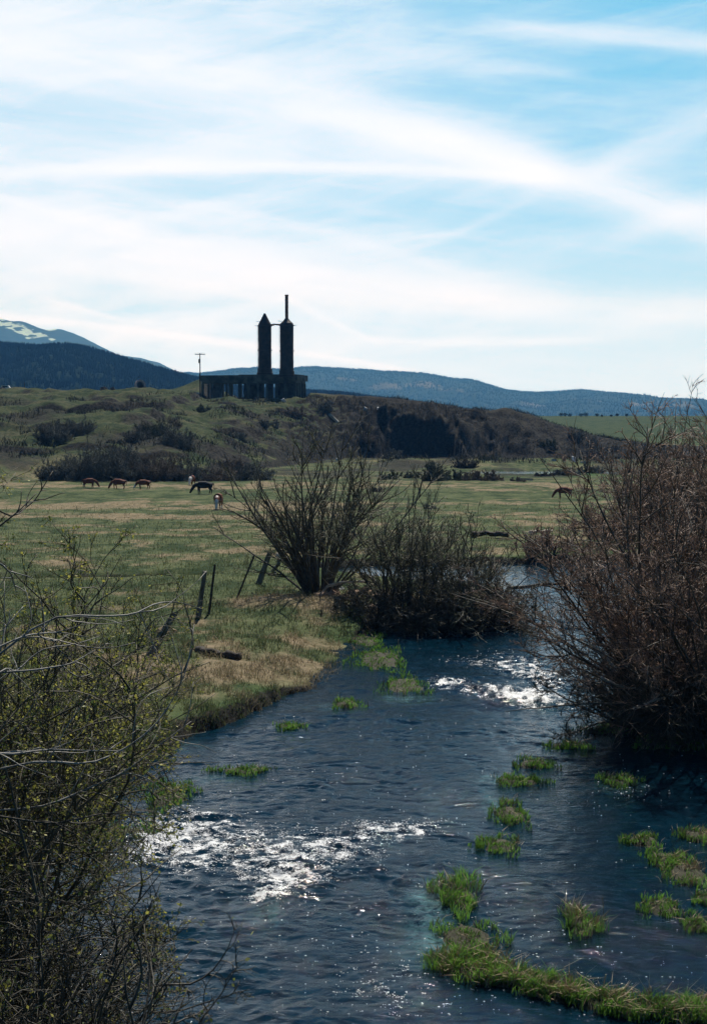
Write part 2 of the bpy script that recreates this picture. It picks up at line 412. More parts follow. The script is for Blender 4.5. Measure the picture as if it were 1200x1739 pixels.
dry = np.where(fy > 178, 0.12+0.35*ss(0.0, 0.6, fbm(fx/12, fy/7, 4, 120)) + 0.55*ss(0.78, 0.98, fz/np.interp(fx, CX, CH))*ss(-12, -4, fx)*(fy < 345), dry)
farf = ss(345, 370, fy)*ss(20, 40, fx)
dry = dry*(1-farf)+0.1*farf; dirt = np.clip(dirt*(1-farf), 0, 1)
lush = np.clip(ss(2.0, 0.3, sdn)*0.6 + farf*0.22 + 0.8*np.exp(-((fx-30)/14)**2-((fy-200)/7)**2), 0, 1)
def attr_x(t, name):
    a = t.nodes.new('ShaderNodeAttribute'); a.attribute_name = name; s_ = t.nodes.new('ShaderNodeSeparateColor')
    t.links.new(a.outputs['Color'], s_.inputs[0]); return [X(t, s_.outputs[i]) for i in range(3)]
MG = bpy.data.materials.new('ground_cover'); MG.use_nodes = True; t = MG.node_tree; b = t.nodes['Principled BSDF']
b.inputs['Roughness'].default_value = 0.95; b.inputs['Specular IOR Level'].default_value = 0.05
geo = t.nodes.new('ShaderNodeNewGeometry'); mp = t.nodes.new('ShaderNodeMapping'); t.links.new(geo.outputs['Position'], mp.inputs[0]); mp.inputs['Scale'].default_value = (1, 0.7, 1)
a_dry, a_dirt, a_lush = attr_x(t, 'cover')
fine = noise(t, mp.outputs[0], 2.2, 7, 0.7); mid = noise(t, mp.outputs[0], 0.35, 5, 0.6); big = noise(t, geo.outputs['Position'], 0.06, 5, 0.65)
c = mixc(t, (mid*0.6+fine*0.4).sm(0.42, 0.58), (0.042, 0.066, 0.030), (0.115, 0.140, 0.066))
c = mixc(t, (a_dry*1.2+(fine-0.5)*1.5+(mid-0.5)*0.8-0.12).clamp(), c, mixc(t, fine.sm(0.35, 0.7), (0.17, 0.145, 0.085), (0.34, 0.27, 0.18)))
hsl = X(t, geo.outputs['Position']); s3 = t.nodes.new('ShaderNodeSeparateXYZ'); t.links.new(geo.outputs['Position'], s3.inputs[0]); hillf = X(t, s3.outputs[2]).sm(0.8, 3.0)
c = mixc(t, hillf*0.55, c, (0.022, 0.036, 0.018))
c = mixc(t, a_lush*0.8, c, mixc(t, fine.sm(0.4, 0.6), (0.03, 0.075, 0.025), (0.075, 0.15, 0.045)))
c = mixc(t, (a_dirt*1.5+(fine-0.5)*1.6+(big-0.5)*0.9-0.35).clamp(), c, mixc(t, fine.sm(0.38, 0.64), (0.010, 0.011, 0.011), (0.062, 0.058, 0.049)))
t.links.new(c, b.inputs['Base Color'])
bp = t.nodes.new('ShaderNodeBump'); bp.inputs['Strength'].default_value = 0.9; bp.inputs['Distance'].default_value = 0.25
t.links.new((fine*0.5+mid*0.7+noise(t, mp.outputs[0], 9, 4, 0.7)*0.15).v, bp.inputs['Height']); t.links.new(bp.outputs[0], b.inputs['Normal'])
ground = mesh('ground', np.c_[fx, fy, fz], [gq], MG, None, True, {'cover': np.c_[dry, dirt, lush]})
ground['kind'] = 'structure'
from bisect import bisect
def gz(x, y):
    return float(ground_h(np.array([float(x)]), np.array([float(y)]))[0])
def gzv(x, y): return ground_h(np.asarray(x, float), np.asarray(y, float))

# ---------------------------------------------------------------- stream water
def seg(a, b, s): return np.arange(a, b, s)
wx = np.concatenate([seg(-16, -9, 0.2), seg(-9, 9.5, 0.06), seg(9.5, 26, 0.18)])
wy = np.concatenate([seg(-12, 17, 0.5), seg(17, 36, 0.05), seg(36, 62, 0.085), seg(62, 90, 0.2)])
WX, WY = np.meshgrid(wx, wy)
def ell(px, py, rx, ry):
    c_ = wp(px, py); d1 = abs(wp(px+rx, py)[0]-c_[0]); d2 = abs(wp(px, py-ry)[1]-wp(px, py+ry)[1])/2
    return c_[0], c_[1], d1, d2
RAP = [(300, 1405, 80, 30, 1), (380, 1440, 120, 42, 1), (490, 1490, 55, 26, 1.5), (448, 1522, 26, 12, 1.6), (560, 1445, 90, 26, .9), (650, 1410, 70, 18, 1.0), (250, 1440, 60, 22, .8),
       (890, 1188, 46, 13, 3.2), (920, 1150, 34, 26, 1.1), (760, 1160, 32, 10, 1.3), (830, 1172, 60, 10, .9), (800, 1125, 60, 12, .45), (870, 1130, 45, 22, .6), (1020, 1205, 60, 5, .5),
       (660, 1680, 90, 45, .35), (1050, 1345, 60, 12, .35), (730, 1400, 60, 16, .35), (90, 1690, 100, 40, .5)]
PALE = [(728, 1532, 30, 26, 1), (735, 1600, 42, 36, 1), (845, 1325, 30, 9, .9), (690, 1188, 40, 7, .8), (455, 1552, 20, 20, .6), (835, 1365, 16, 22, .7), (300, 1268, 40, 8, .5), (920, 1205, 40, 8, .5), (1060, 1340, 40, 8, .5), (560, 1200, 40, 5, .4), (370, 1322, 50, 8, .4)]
def mask(L, x, y):
    r = np.zeros(np.shape(x))
    for px, py, rx, ry, a in L:
        cx_, cy_, ex, ey = ell(px, py, rx, ry); r = r + a*np.exp(-(((x-cx_)/ex)**2+((y-cy_)/ey)**2))
    return r
def water_h(x, y):
    wx_ = x + 0.35*fbm(x/2.3, y/2.3, 2, 200); wy_ = y + 0.12*x + 0.5*fbm(x/2.9, y/2.9, 2, 210)
    rp = mask(RAP, x, y); k = 1+1.5*np.clip(rp, 0, 1.6)
    h = 0.034*perlin(wx_/1.5, wy_/0.85, 220) + 0.032*perlin(wx_/0.62+wy_*0.25, wy_/0.42, 221)
    h = h + 0.020*(1-2*np.abs(perlin(wx_/0.42-wy_*0.3, wy_/0.28, 222))) + 0.006*perlin(wx_/0.17, wy_/0.13, 223)
    k = k*(0.5+0.65*ss(-0.45, 0.5, fbm(x/2.2+0.2*y, y/4.5, 3, 290)))
    calm = 1-0.55*ss(1.5, 5, x)*ss(42, 32, y)
    up = 0.16*np.exp(-((y-(wp(890, 1200)[1]+0.3))/0.6)**2)*mask([(850, 1190, 90, 60, 1)], x, y)
    return WZ + h*k*calm + 0.05*np.clip(rp, 0, 1.5)*np.abs(perlin(x/0.3, y/0.4, 230)) + up, rp
WH, RP = water_h(WX, WY)
fo = np.clip(RP*0.56, 0, 1.3)*1.0 + fbm(WX/0.35+0.4*WY, WY/0.28, 4, 240)*0.85*np.clip(RP*1.6, 0, 1) - 0.34
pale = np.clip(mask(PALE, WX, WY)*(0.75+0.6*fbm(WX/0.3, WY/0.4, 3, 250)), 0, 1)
dark_tint = np.clip(mask([(900, 1470, 170, 120, .8), (1050, 1620, 200, 60, .8), (1100, 1320, 120, 60, .7), (560, 1190, 80, 16, .4)], WX, WY), 0, 1)  # patches where the water base colour is duller and darker
MW = bpy.data.materials.new('stream_water'); MW.use_nodes = True; t = MW.node_tree; b = t.nodes['Principled BSDF']
geo = t.nodes.new('ShaderNodeNewGeometry'); af, ap, as_ = attr_x(t, 'water')
fn = noise(t, geo.outputs['Position'], 14, 5, 0.7); fn2 = noise(t, geo.outputs['Position'], 3.0, 3, 0.6)
fn3 = noise(t, geo.outputs['Position'], 38, 3, 0.7)
foamf = (af+(fn-0.5)*2.2+(fn3-0.5)*2.6).sm(0.36, 0.60)*af.sm(-0.28, 0.0)
c = mixc(t, fn2.sm(0.35, 0.65), (0.001, 0.012, 0.024), (0.002, 0.022, 0.040))
c = mixc(t, as_*0.35, c, (0.004, 0.010, 0.012))
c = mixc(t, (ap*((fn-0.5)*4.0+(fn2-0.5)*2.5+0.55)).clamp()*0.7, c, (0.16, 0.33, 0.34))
c = mixc(t, foamf, c, (0.88, 0.90, 0.90))
t.links.new(c, b.inputs['Base Color'])
t.links.new((foamf*0.5+0.03).v, b.inputs['Roughness']); b.inputs['IOR'].default_value = 1.27
mp = t.nodes.new('ShaderNodeMapping'); t.links.new(geo.outputs['Position'], mp.inputs[0]); mp.inputs['Scale'].default_value = (0.75, 1.25, 1); mp.inputs['Rotation'].default_value = (0, 0, 0.25)
bp = t.nodes.new('ShaderNodeBump'); bp.inputs['Strength'].default_value = 0.8; bp.inputs['Distance'].default_value = 0.03
t.links.new((noise(t, mp.outputs[0], 5.0, 5, 0.62, 0.6)*1.0+noise(t, mp.outputs[0], 13, 2, 0.5)*0.2).v, bp.inputs['Height']); t.links.new(bp.outputs[0], b.inputs['Normal'])
wi = np.arange(WX.size).reshape(WX.shape)
wq = np.stack([wi[:-1, :-1], wi[:-1, 1:], wi[1:, 1:], wi[1:, :-1]], -1).reshape(-1, 4)
stream = mesh('stream_water', np.c_[WX.ravel(), WY.ravel(), WH.ravel()], [wq], MW, None, True, {'water': np.c_[fo.ravel(), pale.ravel(), dark_tint.ravel()]})
stream['kind'] = 'structure'
pw = MB(); pw.add(np.c_[27+15*np.cos(np.arange(24)*np.pi/12), 215+8.5*np.sin(np.arange(24)*np.pi/12), np.full(24, -0.32)], [list(range(24))]).build('pond_water', MW)['kind'] = 'structure'

# foam flecks; the sparse ones outside the rapids stand in for sun glints
rg = np.random.RandomState(11)
def scatter_water(n):
    px = rg.rand(n)*1240-20; py = 1060+rg.rand(n)**0.8*690
    dd = (WZ-CZ)/(-(py-709.5)/F); return px, py, (px-600)/F*dd, dd
px, py, X_, Y_ = scatter_water(240000)
dens = 0.50*np.clip(mask(RAP, X_, Y_), 0, 1.5)**1.2 + 0.006 + 0.05*np.exp(-((X_-1.5)/2.5)**2-((Y_-22)/2)**2) + 0.03*(fbm(X_/1.2, Y_/1.2, 3, 260) > 0.35)  # low terms spread white flecks painted as sun glints
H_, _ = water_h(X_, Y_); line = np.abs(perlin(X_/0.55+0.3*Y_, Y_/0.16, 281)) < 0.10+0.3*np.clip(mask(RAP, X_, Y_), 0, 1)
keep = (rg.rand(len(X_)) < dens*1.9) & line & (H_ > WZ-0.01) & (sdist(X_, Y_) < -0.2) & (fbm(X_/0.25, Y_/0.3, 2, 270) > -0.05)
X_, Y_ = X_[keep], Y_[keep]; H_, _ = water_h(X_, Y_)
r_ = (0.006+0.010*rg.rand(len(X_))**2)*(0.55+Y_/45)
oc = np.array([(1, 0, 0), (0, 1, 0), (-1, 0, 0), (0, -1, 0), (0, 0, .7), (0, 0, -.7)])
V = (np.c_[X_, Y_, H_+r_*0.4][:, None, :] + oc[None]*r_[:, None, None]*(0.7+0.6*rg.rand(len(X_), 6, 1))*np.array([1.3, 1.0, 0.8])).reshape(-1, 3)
of = np.array([(0, 1, 4), (1, 2, 4), (2, 3, 4), (3, 0, 4), (1, 0, 5), (2, 1, 5), (3, 2, 5), (0, 3, 5)])
tag(mesh('foam_glint_flecks', V, [(np.arange(len(X_))[:, None, None]*6+of[None]).reshape(-1, 3)], M_foam_glint), 'white foam on the running stream and white flecks standing in for sun glints', 'foam', kind='stuff')

# ---------------------------------------------------------------- mountains
def range_mesh(name, prof, D, depth, mat_, rows=90, step=14.0, amp=40.0, back=0.12, zoff=0.0, attrf=None, seed=0, plane=0):
    pxs = np.array([p[0] for p in prof], float); pys = np.array([p[1] for p in prof], float)
    xs = np.array([atd(a, b_, D)[0] for a, b_ in prof]); zs = np.array([atd(a, b_, D)[2] for a, b_ in prof])
    x = np.arange(xs[0], xs[-1], step); z0 = np.interp(x, xs, zs)
    k = np.ones(5)/5; z0 = np.convolve(np.pad(z0, 2, 'edge'), k, 'valid'); z0 = z0 + fbm(x/90, x*0+seed, 3, seed)*amp*0.05
    tt = np.concatenate([np.linspace(0, 1, rows), 1+back*np.linspace(0.05, 1, rows//4)])
    XX, TT = np.meshgrid(x, tt); YY = D-depth*(1-TT)
    sp = np.where(TT < 1, np.clip(TT, 0, 1)**1.15, 1-(TT-1)/back*0.8)
    zc = np.interp(XX, x, z0)
    rid = (0.5-np.abs(fbm(XX/(amp*9), YY/(amp*16), 4, seed+3)))*amp + fbm(XX/(amp*3), YY/(amp*3), 4, seed+7)*amp*0.25
    ZZ = (zc-plane)*sp+plane + rid*np.clip(TT*3, 0, 1)*np.clip((1-TT)*3.2, 0, 1)*(TT < 1) - (TT == 0)*60 - (TT > 1)*fbm(XX/300, YY/300, 3, seed)*5
    cap = CZ+(zc-CZ)*(YY/D)                                        # nothing in front may hide the crest line
    ZZ = np.where((TT < 1), np.minimum(ZZ, cap-(1-TT)*8), ZZ)
    i = np.arange(XX.size).reshape(XX.shape)
    q = np.stack([i[:-1, :-1], i[:-1, 1:], i[1:, 1:], i[1:, :-1]], -1).reshape(-1, 4)
    at_ = {'snow': attrf(XX.ravel(), YY.ravel(), ZZ.ravel())} if attrf else None
    o = mesh(name, np.c_[XX.ravel(), YY.ravel(), ZZ.ravel()], [q], mat_, None, True, at_); o['kind'] = 'structure'
    return XX, YY, ZZ
def hill_mat(name, a, b_, sc, bare=(0.2, 0.19, 0.16), snow=True):
    m = bpy.data.materials.new(name); m.use_nodes = True; t = m.node_tree; bs = t.nodes['Principled BSDF']
    bs.inputs['Roughness'].default_value = 0.95; bs.inputs['Specular IOR Level'].default_value = 0.0
    g = t.nodes.new('ShaderNodeNewGeometry'); f1 = noise(t, g.outputs['Position'], sc, 6, 0.7); f2 = noise(t, g.outputs['Position'], sc*0.16, 5, 0.65)
    c = mixc(t, f1.sm(0.35, 0.65), a, b_)
    s_, p_, _ = attr_x(t, 'snow')
    c = mixc(t, (p_+(f2-0.5)*1.6+(f1-0.5)*0.7).sm(0.35, 0.8)*0.8, c, bare)
    c = mixc(t, (s_+(f1-0.5)*0.5).sm(0.4, 0.55), c, (0.56, 0.82, 1.0))
    t.links.new(c, bs.inputs['Base Color'])
    bp = t.nodes.new('ShaderNodeBump'); bp.inputs['Strength'].default_value = 1.0; bp.inputs['Distance'].default_value = 12
    t.links.new(f1.v, bp.inputs['Height']); t.links.new(bp.outputs[0], bs.inputs['Normal'])
    return m
def blobs(L, D):
    def f(x, y, z):
        pxs = x/D*F+600; pys = 709.5-(z-CZ)/D*F; r = np.zeros(len(x))
        for cx_, cy_, rx, ry, sk in L:
            r = np.maximum(r, 1.25*np.exp(-((pxs-cx_)/rx)**4*1-((pys-cy_-sk*(pxs-cx_))/ry)**2*1.2))
        return r
    return f
D1, D2, D3 = 7800.0, 6500.0, 1500.0
snow1 = blobs([(20, 552, 34, 6, .28), (60, 567, 34, 8, .42), (96, 560, 18, 4, 0), (88, 576, 22, 7, .3), (118, 584, 8, 3, .2), (263, 623, 4, 3, 0)], D1)
def at1(x, y, z):
    s_ = snow1(x, y, z)*(0.68+1.0*fbm(x/45, y/70, 4, 4)); return np.c_[s_, s_*0, s_*0]
MH1 = hill_mat('far_forest', (0.025, 0.04, 0.03), (0.05, 0.065, 0.05), 0.02)
range_mesh('snowy_hills', [(-260, 548), (-120, 544), (0, 541), (25, 546), (40, 545), (70, 559), (105, 559), (118, 563), (150, 577), (200, 603), (235, 607), (270, 616), (300, 631), (320, 634), (360, 640), (430, 660)], D1, 2600, MH1, 120, 9, 70, attrf=at1, seed=31)
pale2 = blobs([(650, 660, 30, 9, 0), (710, 657, 34, 10, 0), (590, 650, 22, 5, .1), (745, 668, 30, 8, 0), (940, 684, 24, 5, 0), (1000, 690, 22, 8, 0), (1060, 690, 50, 9, 0), (850, 690, 30, 7, 0)], D2)
def at2(x, y, z):
    p_ = pale2(x, y, z)*0.6; return np.c_[p_*0, p_, p_*0]
MH2 = hill_mat('hazy_forest', (0.022, 0.038, 0.028), (0.05, 0.065, 0.045), 0.022)
R2 = range_mesh('forested_hills', [(280, 642), (310, 634), (345, 635), (395, 627), (440, 625), (480, 628), (520, 623), (560, 625), (640, 630), (700, 633), (740, 638), (770, 644), (800, 645), (830, 654), (855, 663), (900, 667), (940, 666), (985, 662), (1020, 667), (1060, 669), (1100, 675), (1160, 680), (1260, 690), (1420, 690), (1500, 700)], D2, 1900, MH2, 80, 10, 55, attrf=at2, seed=41)
def at3(x, y, z): return np.zeros((len(x), 3))
MH3 = hill_mat('near_forest', (0.012, 0.022, 0.014), (0.025, 0.04, 0.026), 0.05)
R3 = range_mesh('wooded_hills', [(-300, 575), (-100, 574), (0, 585), (30, 586), (60, 590), (95, 587), (130, 588), (165, 597), (200, 607), (240, 618), (280, 630), (320, 641), (360, 650), (420, 662), (520, 666), (600, 672), (660, 680), (720, 688), (780, 697), (840, 706), (900, 712), (1000, 716)], D3, 500, MH3, 90, 4, 11, attrf=at3, seed=51)
def forest(name, Rg, n, h, r, mat_, label, seed, tmin=0.05, crest=0.2):
    XX, YY, ZZ = Rg; rg = np.random.RandomState(seed); nr = int(np.argmax(ZZ[:, XX.shape[1]//2]))+1
    nr = min(nr, XX.shape[0]-1)
    i = (rg.rand(n)*nr).astype(int); ncr = int(n*crest); i[:ncr] = nr-1-(rg.rand(ncr)*3).astype(int)
    j = (rg.rand(n)*(XX.shape[1]-1)).astype(int)
    x = XX[i, j]+rg.randn(n)*h*.6; y = YY[i, j]+rg.randn(n)*h*.6; z = ZZ[i, j]
    hh = h*(0.55+0.9*rg.rand(n)); rr = r*(0.7+0.6*rg.rand(n)); a = np.arange(5)*2*np.pi/5
    V = np.zeros((n, 6, 3)); V[:, :5, 0] = x[:, None]+rr[:, None]*np.cos(a); V[:, :5, 1] = y[:, None]+rr[:, None]*np.sin(a); V[:, :5, 2] = z[:, None]-h*0.3
    V[:, 5] = np.c_[x, y, z+hh*0.75]
    f = np.array([(k, (k+1) % 5, 5) for k in range(5)])
    o = mesh(name, V.reshape(-1, 3), [(np.arange(n)[:, None, None]*6+f[None]).reshape(-1, 3)], mat_)
    return tag(o, label, 'forest', kind='stuff')
M_conifer = mat('conifer', (0.016, 0.028, 0.018), 0.9, 0.4, 0.01, spec=0.0)
forest('conifer_forest', R3, 50000, 4.4, 1.15, M_conifer, 'dark conifer forest covering the nearer hillside', 1)
forest('conifer_forest', R2, 34000, 9, 3.2, M_conifer, 'blue hazy conifer forest on the long far ridge', 2)

# the air: fades the far ranges to blue
hb = MB(); hb.box(-7800, 7800, -400, 8300, -4, 640)
HM = bpy.data.materials.new('haze'); HM.use_nodes = True; t = HM.node_tree; t.nodes.remove(t.nodes['Principled BSDF'])
pv = t.nodes.new('ShaderNodeVolumePrincipled'); pv.inputs['Density'].default_value = 1.8e-4; pv.inputs['Color'].default_value = (0.14, 0.44, 1.0, 1)
pv.inputs['Absorption Color'].default_value = (1, 1, 1, 1); pv.inputs['Anisotropy'].default_value = 0.0
t.links.new(pv.outputs[0], t.nodes['Material Output'].inputs['Volume'])
tag(hb.build('haze', HM), 'thin blue haze between the meadow and the mountains', 'haze', kind='stuff')

# ---------------------------------------------------------------- branching shrubs
def unit(v): return v/(np.linalg.norm(v, axis=-1, keepdims=True)+1e-9)
def grow(P0, D0, L, n, wander, up, rg):
    B = len(P0); P = np.zeros((B, n, 3)); P[:, 0] = P0; D = unit(D0); st = (L/(n-1))[:, None]
    bend = rg.randn(B, 3)*wander
    for i in range(1, n):
        D = unit(D + bend*0.5 + rg.randn(B, 3)*wander*0.6 + np.array([0, 0, up])); P[:, i] = P[:, i-1]+D*st
    return P
def kids(P, L, k, t0, t1, ang, fac, n, wander, up, rg, power=1.0):
    B, N, _ = P.shape; m = int(B*k); pi = rg.randint(0, B, m); tt = t0+(t1-t0)*rg.rand(m)**power
    f = tt*(N-1); i = np.minimum(f.astype(int), N-2); w = (f-i)[:, None]
    p0 = P[pi, i]*(1-w)+P[pi, i+1]*w; T = unit(P[pi, i+1]-P[pi, i])
    pr = unit(np.cross(T, rg.randn(m, 3))); an = (ang[0]+(ang[1]-ang[0])*rg.rand(m))[:, None]
    D = T*np.cos(an)+pr*np.sin(an); Lc = L[pi]*fac*(1.1-0.7*tt)*(0.6+0.8*rg.rand(m))
    return grow(p0, D, Lc, n, wander, up, rg), Lc, tt
def tube_obj(name, sets, mat_, parent, k=3, tone=False, rg=None):
    V = []; Q = []; C = []; n = 0; TN = []
    for P, r0, r1 in sets:
        B, N, _ = P.shape; t_ = np.linspace(0, 1, N)[None]; rr = np.asarray(r0).reshape(-1, 1)*(1-t_)**0.8+r1
        v_, q, c_ = tubes(P, rr*np.ones((B, N)), k); V.append(v_); Q.append(q+n); C.append(c_+n); n += len(v_)
        TN.append(np.repeat((rg or np.random).rand(B)**2, N*k))
    return mesh(name, np.concatenate(V), [np.concatenate(Q), np.concatenate(C)], mat_, parent, True, {'tone': np.concatenate(TN)})
def leaves_obj(name, P, n, size, mat_, parent, rg, t0=0.2, slim=0.4):
    B, N, _ = P.shape; pi = rg.randint(0, B, n); f = (t0+(1-t0)*rg.rand(n))*(N-1.001); i = f.astype(int); w = (f-i)[:, None]
    c_ = P[pi, i]*(1-w)+P[pi, i+1]*w; T = unit(P[pi, i+1]-P[pi, i]+rg.randn(n, 3)*0.3*np.linalg.norm(P[pi, i+1]-P[pi, i], axis=1)[:, None])
    a = unit(T+rg.randn(n, 3)*0.7); b_ = unit(np.cross(a, rg.randn(n, 3))); s_ = (size*(0.5+rg.rand(n)))[:, None]
    V = np.stack([c_, c_+a*s_*0.5+b_*s_*slim, c_+a*s_, c_+a*s_*0.5-b_*s_*slim], 1).reshape(-1, 3)
    return mesh(name, V, [np.arange(n*4).reshape(n, 4)], mat_, parent, False, {'tone': np.repeat(rg.rand(n), 4)})
def willow(name, loc, label, cat, seed, n, height, tilt, bias=(0, 0), spread=0.5, stem_r=0.045, k=(7, 5, 3), rmin=0.004, up=0.05, wander=0.10,
           m_stem=None, m_twig=None, m_leaf=None, nleaf=0, leaf=0.03, extra=None, slim=0.4, group=None, fac=(0.55, 0.5, 0.5), sides=5, tw_up=0.02, t0=0.18, ang=(0.3, 0.9), lfade=0.35, xlim=None):
    rg = np.random.RandomState(seed); root = empty(name, loc, label, cat, group)
    az = rg.rand(n)*2*np.pi; ti = tilt*rg.rand(n)**0.6
    D = np.c_[np.sin(ti)*np.cos(az)+bias[0]*(0.4+0.6*rg.rand(n)), np.sin(ti)*np.sin(az)+bias[1], np.cos(ti)]
    r_ = spread*rg.rand(n)**0.7; P0 = np.c_[r_*np.cos(az), r_*np.sin(az), np.full(n, -0.15)]
    L = height*(0.55+0.5*rg.rand(n))*(1-lfade*np.clip(ti/1.5, 0, 1))
    S1 = grow(P0, D, L, 14, wander, up, rg)
    def prune(P, L):                     # cattle and floods keep the stream side trimmed back
        if xlim is None: return P, L
        q = P[:, :, 0].max(1)+loc[0] < xlim
        return P[q], L[q]
    S1, L = prune(S1, L); n = len(S1)
    S2, L2, t2 = kids(S1, L, k[0], t0, 0.97, ang, fac[0], 9, wander*1.3, tw_up+0.03, rg); S2, L2 = prune(S2, L2)
    S3, L3, t3 = kids(S2, L2, k[1], 0.12, 0.97, ang, fac[1], 6, wander*1.5, tw_up, rg); S3, L3 = prune(S3, L3)
    S4, L4, t4 = kids(S3, L3, k[2], 0.1, 0.97, ang, fac[2], 4, wander*1.8, tw_up, rg)
    sr = stem_r*(0.5+0.7*rg.rand(n))
    tube_obj('stems', [(S1, sr, rmin*1.5)], m_stem, root, sides, rg=rg)
    tube_obj('branches', [(S2, stem_r*0.30*(0.6+0.6*rg.rand(len(S2))), rmin)], m_stem, root, 4, rg=rg)
    tube_obj('twigs', [(S3, rmin*1.3, rmin*0.8), (S4, rmin*0.7, rmin*0.7)], m_twig, root, 3, rg=rg)
    if m_leaf and nleaf: leaves_obj('leaves' if m_leaf is M_leaf else 'buds', np.concatenate([S4, S3[:, :4]]), nleaf, leaf, m_leaf, root, rg, slim=slim)
    return root

# central willow on the point of the bank
p = at(542, 1008, 0.1)
wc = willow('willow_bush', (p[0], p[1], gz(p[0], p[1])), 'tall bare willow with many dark stems fanning up from the crumbling bank', 'willow', 3, 46, 9.0, 0.85, (0.02, 0), 0.55, 0.075, (8, 5, 3), 0.006, 0.035, 0.07, M_bark, M_twig_grey, None, 0, 0.05, fac=(0.42, 0.42, 0.5), t0=0.25)
arch = np.array([atd(535, 985, 64), atd(500, 945, 64), atd(455, 905, 63.6), atd(425, 885, 63.3), atd(398, 870, 63), atd(372, 862, 63)])
a0 = np.array(wc.location); t_ = np.linspace(0, 5, 16); AP = np.stack([np.interp(t_, range(6), arch[:, i]) for i in range(3)], 1)-a0
rg = np.random.RandomState(8); K2, L2, _ = kids(AP[None], np.array([5.0]), 16, 0.3, 0.95, (0.3, 0.8), 0.3, 6, 0.15, 0.06, rg)
tube_obj('arching_branch', [(AP[None], np.array([0.06]), 0.012)], M_bark, wc, 5, rg=rg)
tube_obj('side_twigs', [(K2, 0.012, 0.006)], M_twig_dark, wc, 3, rg=rg)
for i, (px, py, n, h, lab) in enumerate([(690, 1030, 44, 5.3, 'grey green willow thicket right of the tall bare willow, above the dark water'),
                                        (785, 1036, 42, 4.8, 'twiggy willow thicket at the tip of the bank where the channels meet')]):
    p = at(px, py, 0.1)
    willow('willow_thicket', (p[0], p[1], max(gz(p[0], p[1]), -0.55)), lab, 'willow', 20+i, n, h, 0.75, (0.0, 0), 1.0, 0.032, (7, 5, 3), 0.0055, 0.05, 0.10, M_bark, M_twig_grey, None, 0, 0.04, fac=(0.5, 0.45, 0.5), t0=0.05, ang=(0.3, 1.0))
# dense low tangle over the water under the thickets
for i, (px, py, h, lab) in enumerate([(640, 1040, 2.6, 'low dark brush tangle left end of the overhung bank'), (735, 1045, 2.9, 'low dark brush tangle midway along the overhung bank'), (830, 1040, 2.8, 'low dark brush tangle at the outer end of the bank')]):
    p = at(px, py, 0.0)
    willow('brush_tangle', (p[0], p[1], -0.45), lab, 'brush', 40+i, 60, h, 1.45, (0, -0.1), 0.9, 0.02, (6, 6, 3), 0.008, -0.01, 0.16, M_bark, M_twig_dark, fac=(0.6, 0.5, 0.5), t0=0.05, ang=(0.4, 1.3))

# big reddish willows on the right bank
p = at(1215, 1212, 0.0)
willow('willow_bush', (p[0], p[1], -0.2), 'large red twigged willow leaning over the rapids from the right bank', 'willow', 61, 110, 8.9, 0.90, (-0.22, 0.0), 1.5, 0.05, (8, 7, 4), 0.0046, 0.03, 0.10, M_bark, M_twig_red, M_bud, 16000, 0.034, fac=(0.42, 0.42, 0.5), t0=0.12, slim=0.3)
p = at(1150, 1200, 0.0)
willow('brush_tangle', (p[0], p[1], -0.4), 'black low tangle of sticks under the big red willow', 'brush', 62, 90, 4.6, 1.5, (-0.30, -0.05), 1.6, 0.03, (7, 6, 4), 0.006, -0.005, 0.15, M_bark, M_twig_dark, fac=(0.55, 0.5, 0.5), t0=0.03, ang=(0.4, 1.3))
p = at(1235, 1100, 0.0)
willow('willow_bush', (p[0], p[1], 0.0), 'second red willow just behind the largest one on the right bank', 'willow', 63, 75, 9.1, 0.85, (-0.16, 0.0), 1.4, 0.05, (8, 6, 3), 0.006, 0.03, 0.09, M_bark, M_twig_red, M_bud, 9000, 0.04, fac=(0.42, 0.42, 0.5), t0=0.15)
for i, (px, py, n, h, lab) in enumerate([(1040, 925, 45, 3.2, 'short rust red willow thicket on the far bank left of the big bushes'), (1110, 915, 60, 6.6, 'rust red willow thicket on the far bank behind the large bushes'), (1215, 930, 60, 9.0, 'tall rust red willow thicket at the right edge of the far bank'), (930, 938, 35, 1.9, 'knee high rusty shoots along the far bank of the pool')]):
    p = at(px, py, 0.0)
    willow('willow_thicket', (p[0], p[1], gz(p[0], p[1])), lab, 'willow', 70+i, n, h, 0.9, (0, 0), 2.2, 0.03, (7, 5, 4), 0.009, 0.04, 0.10, M_bark, M_twig_red, M_bud, 5000, 0.06, fac=(0.5, 0.45, 0.5), t0=0.1)

# foreground willow at the left edge with young leaves
bark = mat('olive_bark', (0.085, 0.078, 0.05), 0.55, 0.5, 4, 0.2, 0.4)
def leafy(loc, label, seed, n, h, tilt, bias, spread, nleaf, k=(9, 6, 3), up=-0.01, rm=0.0032, m_stem=None, tw=None, xlim=-1.3):
    return willow('leafy_willow', loc, label, 'willow', seed, n, h, tilt, bias, spread, 0.035, k, rm, up, 0.19, m_stem or bark, tw or M_twig_dark, M_leaf, nleaf, 0.042, fac=(0.42, 0.45, 0.5), t0=0.15, ang=(0.35, 1.2), slim=0.3, xlim=xlim)
leafy((-6.2, 21.0, -0.1), 'farthest leafy willow at the left edge, thin crown speckled with yellow buds over the meadow', 89, 60, 7.9, 0.70, (0.18, 0), 0.9, 44000, k=(9, 6, 4), up=0.005, xlim=-2.3)
leafy((-5.2, 17.8, -0.2), 'tallest leafy foreground willow at the left edge, yellow green buds on tangled twigs', 90, 60, 8.0, 0.58, (0.15, 0), 0.9, 34000, k=(9, 6, 4), up=0.005, xlim=-1.9)
